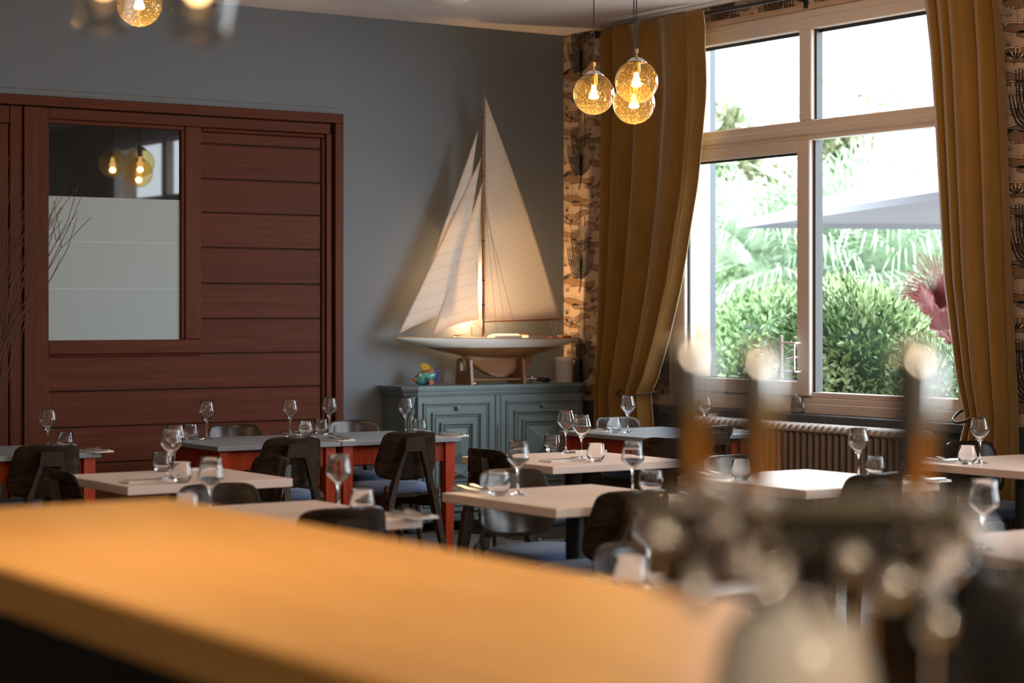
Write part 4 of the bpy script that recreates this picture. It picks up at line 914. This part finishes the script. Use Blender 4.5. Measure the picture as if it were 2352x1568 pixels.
# ------------------------------------------------------------------ dry twigs in a floor vase at the left
vs = thing('twig_vase', 'tall dark floor vase of thin dry reddish twigs at the left edge', 'vase', (-4.50, -.42, 0))
obj('vase', MB().lathe([(0, 0), (.09, 0), (.11, .02), (.13, .25), (.12, .5), (.08, .72), (.07, .80), (.08, .84), (.07, .84), (.06, .80), (.07, .72), (.10, .5), (0, .05)], 28), M['vase'], vs)
rt = random.Random(11)
for i in range(76):
    a = rt.uniform(0, 2*PI); sp_ = rt.uniform(.05, .46)*(1.5 if math.cos(a) > 0 else .8); h = rt.uniform(1.3, 1.72); b = rt.uniform(0, .05)
    tip = Vector((math.cos(a)*sp_+.10, min(.28, math.sin(a)*sp_*.6), .80+h-sp_*.35))
    base = Vector((math.cos(a)*b, math.sin(a)*b, .62)); k = rt.uniform(-.05, .05)
    pts = [base.lerp(tip, t)+Vector((-.10*math.sin(PI*t)*math.cos(a)+k*math.sin(2*PI*t), -.05*math.sin(PI*t)*math.sin(a)+.5*k*math.sin(3*PI*t), .05*math.sin(PI*t))) for t in [j/7 for j in range(8)]]
    for j in range(1, 8): pts[j] += Vector((rt.uniform(-.008, .008), rt.uniform(-.008, .008), 0))
    mbt = MB().tube(pts, [.0050-.0034*j/7 for j in range(8)], 5)
    for _ in range(rt.randint(0, 2)):
        j = rt.randint(3, 6); d = Vector((rt.uniform(-.06, .08), rt.uniform(-.04, .04), rt.uniform(.12, .28)))
        mbt.tube([pts[j], pts[j]+d*.5+Vector((.006, 0, 0)), pts[j]+d], [.0022, .0018, .0010], 4)
    obj('twig', mbt, M['twig'], vs, fix=False)

# ------------------------------------------------------------------ garden outside
structure('ground_outside', MB().box(.36, -30, -.4, 45, 30, -.25), M['bounce_ground'])
def leaves(mb, pts, size, rnd, up=.4):
    for p, nrm in pts:
        s = size*rnd.uniform(.6, 1.25); d = (nrm+Vector((rnd.gauss(0, .55), rnd.gauss(0, .55), rnd.gauss(up, .55)))).normalized()
        q = d.cross(Vector((rnd.gauss(0, 1), rnd.gauss(0, 1), rnd.gauss(0, 1)))).normalized(); w_ = d.cross(q)*.12*s
        mb.add([p, p+d*s*.5+q*s*.22+w_, p+d*s, p+d*s*.5-q*s*.22+w_], [(0, 1, 2, 3)])
def shrub(label, c, rad, n, size, m, seed, name='garden_shrub', cat='shrub'):
    rnd = random.Random(seed); t = thing(name, label, cat, (c[0], c[1], -.25)); mb = MB(); pts = []
    bumps = [(Vector((rnd.gauss(0, 1), rnd.gauss(0, 1), rnd.gauss(.3, 1))).normalized(), rnd.uniform(.05, .16)) for _ in range(26)]
    for _ in range(n):
        d = Vector((rnd.gauss(0, 1), rnd.gauss(0, 1), rnd.gauss(.15, 1))).normalized()
        k = 1+sum(h*max(0, d.dot(b)-.86)/.14 for b, h in bumps); k *= rnd.uniform(.86, 1.02)
        pts.append((Vector((d.x*rad[0]*k, d.y*rad[1]*k, c[2]+.25+d.z*rad[2]*k)), d))
    leaves(mb, pts, size, rnd); o = obj('foliage', mb, m, t, smooth=0, fix=False); o['kind'] = 'stuff'
    core = MB().ball((0, 0, c[2]+.25), tuple(r*.84 for r in rad), 20, 14); obj('shade_core', core, M['leaf_shade'], t)  # solid core, coloured near-black for the shade between the leaves
    mbs = MB()
    for k in range(5):
        a = k*1.3; mbs.tube([(0.05*math.cos(a), .05*math.sin(a), 0), (.25*rad[0]*math.cos(a), .25*rad[1]*math.sin(a), max(.1, c[2]+.2))], [.04, .02], 6)
    obj('stem', mbs, M['bark'], t); return t
def gp(px, py, Z): p = atZ(px, py, Z); return (p.x, p.y, p.z)
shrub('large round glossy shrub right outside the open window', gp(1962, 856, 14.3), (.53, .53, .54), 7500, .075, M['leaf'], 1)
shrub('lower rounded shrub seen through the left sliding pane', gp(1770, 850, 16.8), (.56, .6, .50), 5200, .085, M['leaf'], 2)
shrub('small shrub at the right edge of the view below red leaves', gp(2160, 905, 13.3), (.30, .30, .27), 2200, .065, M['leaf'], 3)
def tree(label, c, rad, n, size, m, seed, hollow=.25, tk=1):
    rnd = random.Random(seed); t = thing('garden_tree', label, 'tree', (c[0], c[1], -.25)); mb = MB(); pts = []
    blobs = [(Vector((rnd.gauss(0, .5)*rad[0], rnd.gauss(0, .5)*rad[1], rnd.gauss(0, .5)*rad[2])), rnd.uniform(.25, .5)) for _ in range(22)]
    for _ in range(n):
        b, r = rnd.choice(blobs); d = Vector((rnd.gauss(0, 1), rnd.gauss(0, 1), rnd.gauss(0, 1))).normalized()
        p = b+d*r*min(rad)*rnd.uniform(hollow, 1); pts.append((p+Vector((0, 0, c[2]+.25)), d))
    leaves(mb, pts, size, rnd); o = obj('foliage', mb, m, t, smooth=0, fix=False); o['kind'] = 'stuff'
    mbs = MB().tube([(0, 0, 0), (.1, .05, (c[2])*.6), (0, 0, c[2]+.3)], [.14*tk, .10*tk, .05*tk], 8)
    for b, r in blobs[:10]: mbs.tube([(0, 0, c[2]*.75), tuple(b*.5+Vector((0, 0, c[2]*.95))), tuple(b+Vector((0, 0, c[2]+.25)))], [.05*tk, .03*tk, .012*tk], 5)
    obj('trunk', mbs, M['bark'], t); return t
tree('pale green leafy tree at the left of the garden view', gp(1690, 600, 24), (1.5, 1.5, 1.05), 26000, .16, M['leaf_tree'], 5)
tree('dense low green tree behind the palms at the left', gp(1690, 760, 23.5), (1.6, 1.6, 1.3), 18000, .14, M['leaf'], 6)
tree('sparse treetop against the white sky in the upper right pane', gp(1985, 215, 27), (.9, .8, .35), 130, .17, M['leaf_tree'], 8, tk=.22)
tree('sparse treetop sprig low in the upper left pane', gp(1770, 275, 27), (.5, .5, .12), 60, .15, M['leaf_tree'], 9, tk=.2)
tree('distant light green tree behind the palms at the right', gp(2080, 660, 27), (1.8, 1.8, .9), 11000, .17, M['leaf_tree'], 10)
def palm(label, c, h0, nf, length, m, seed, name='garden_palm', cat='palm', wid=.5):
    rnd = random.Random(seed); t = thing(name, label, cat, (c[0], c[1], -.25)); zc = c[2]+.25
    obj('trunk', MB().tube([(0, 0, 0), (.03, .02, zc*.6), (0, 0, zc)], [.10, .08, .06], 10), M['bark'], t)
    for k in range(nf):
        a = 2*PI*k/nf+rnd.uniform(-.25, .25); el = rnd.uniform(-.05, 1.35); L_ = length*rnd.uniform(.75, 1.1)
        dirv = Vector((math.cos(a)*math.cos(el), math.sin(a)*math.cos(el), math.sin(el))); stalk = dirv*L_*.42
        o0 = Vector((0, 0, zc)); hub = o0+stalk+Vector((0, 0, -.05*L_)); mb = MB().tube([o0, o0+stalk*.5, hub], [.014, .012, .009], 5)
        side = dirv.cross(Vector((0, 0, 1))).normalized(); upv = side.cross(dirv)
        for j in range(30):                      # narrow fan blades, drooping at their tips
            b = (j-14.5)/14.5*1.35; d = (dirv*math.cos(b)+side*math.sin(b)+upv*.12*math.cos(b*2)).normalized()
            l = L_*.80*(1-.2*abs(b)/1.45)*rnd.uniform(.85, 1.1); wv = d.cross(upv).normalized()*.011*wid/.5
            p = [hub, hub+d*l*.45+Vector((0, 0, .02)), hub+d*l*.8-Vector((0, 0, .12*l)), hub+d*l-Vector((0, 0, .42*l*rnd.uniform(.5, 1.3)))]
            mb.add([p[0]-wv*.4, p[0]+wv*.4, p[1]+wv, p[1]-wv, p[2]+wv*.7, p[2]-wv*.7, p[3]], [(0, 1, 2, 3), (3, 2, 4, 5), (5, 4, 6)])
        obj('frond', mb, m, t, smooth=0, fix=False)
    return t
palm('fan palm with drooping blades behind the left pane', gp(1785, 660, 20.6), 0, 24, 1.40, M['palm'], 21)
palm('large fan palm with long blades in the middle of the open window', gp(1955, 640, 20.4), 0, 28, 1.62, M['palm'], 22)
palm('fan palm with pale drooping blades at the right by the curtain', gp(2110, 690, 20.0), 0, 26, 1.32, M['palm'], 23)
palm('red-leaved spiky plant at the right edge of the garden', gp(2185, 790, 17.0), 0, 12, .9, M['red_leaf'], 24, 'red_cordyline', 'plant')
# parasol
P0 = atZ(1693, 510, 18.0); P1 = atZ(2165, 438, 13.3); P0 = Vector((P0.x, P0.y, 2.29)); P1 = Vector((P1.x, P1.y, 2.29))
e1 = (P1-P0); e2 = Vector((e1.y, -e1.x, 0)).normalized()*e1.length
if e2.dot(R) < 0: e2 = -e2
c0 = P0+e1*.5+e2*.5
ps = thing('parasol', 'large square grey-white garden parasol outside the window', 'parasol', (c0.x, c0.y, -.25))
cor = [P0-c0, P1-c0, P1+e2-c0, P0+e2-c0]; ap = Vector((0, 0, 3.15+.25-.0)); rows = []
for s_ in (0, .25, .5, .75, 1):
    ring = []
    for i in range(4):
        a_, b_ = cor[i], cor[(i+1) % 4]
        for k in range(8):
            u = k/8; e = a_.lerp(b_, u); z = 2.54+(ap.z-2.54)*(1-s_)-.05*math.sin(PI*s_)-.07*s_*math.sin(PI*u)*0
            ring.append((e.x*max(s_, .01), e.y*max(s_, .01), z))
    rows.append(ring)
o = obj('canopy', MB().loft(rows, True, False), M['parasol'], ps, smooth=0); sd = o.modifiers.new('cloth', 'SOLIDIFY'); sd.thickness = .006
obj('canopy_valance', MB().loft([[(p[0]*1.0, p[1]*1.0, p[2]) for p in rows[-1]], [(p[0], p[1], p[2]-.05) for p in rows[-1]]], True, False), M['parasol'], ps, smooth=0)
obj('pole', MB().tube([(0, 0, 0), (0, 0, ap.z-.02)], .035, 14), M['parasol_pole'], ps)
for i in range(4):
    obj('rib', MB().tube([(0, 0, ap.z-.04), tuple(cor[i].to_2d().to_3d()*.98+Vector((0, 0, 2.52)))], .014, 6), M['parasol_pole'], ps)
    mid = (cor[i]+cor[(i+1) % 4])*.5; obj('rib', MB().tube([(0, 0, ap.z-.04), (mid.x*.98, mid.y*.98, 2.52)], .014, 6), M['parasol_pole'], ps)
obj('foot_plate', MB().cbox(-.4, -.4, 0, .4, .4, .06, .01), M['parasol_pole'], ps)
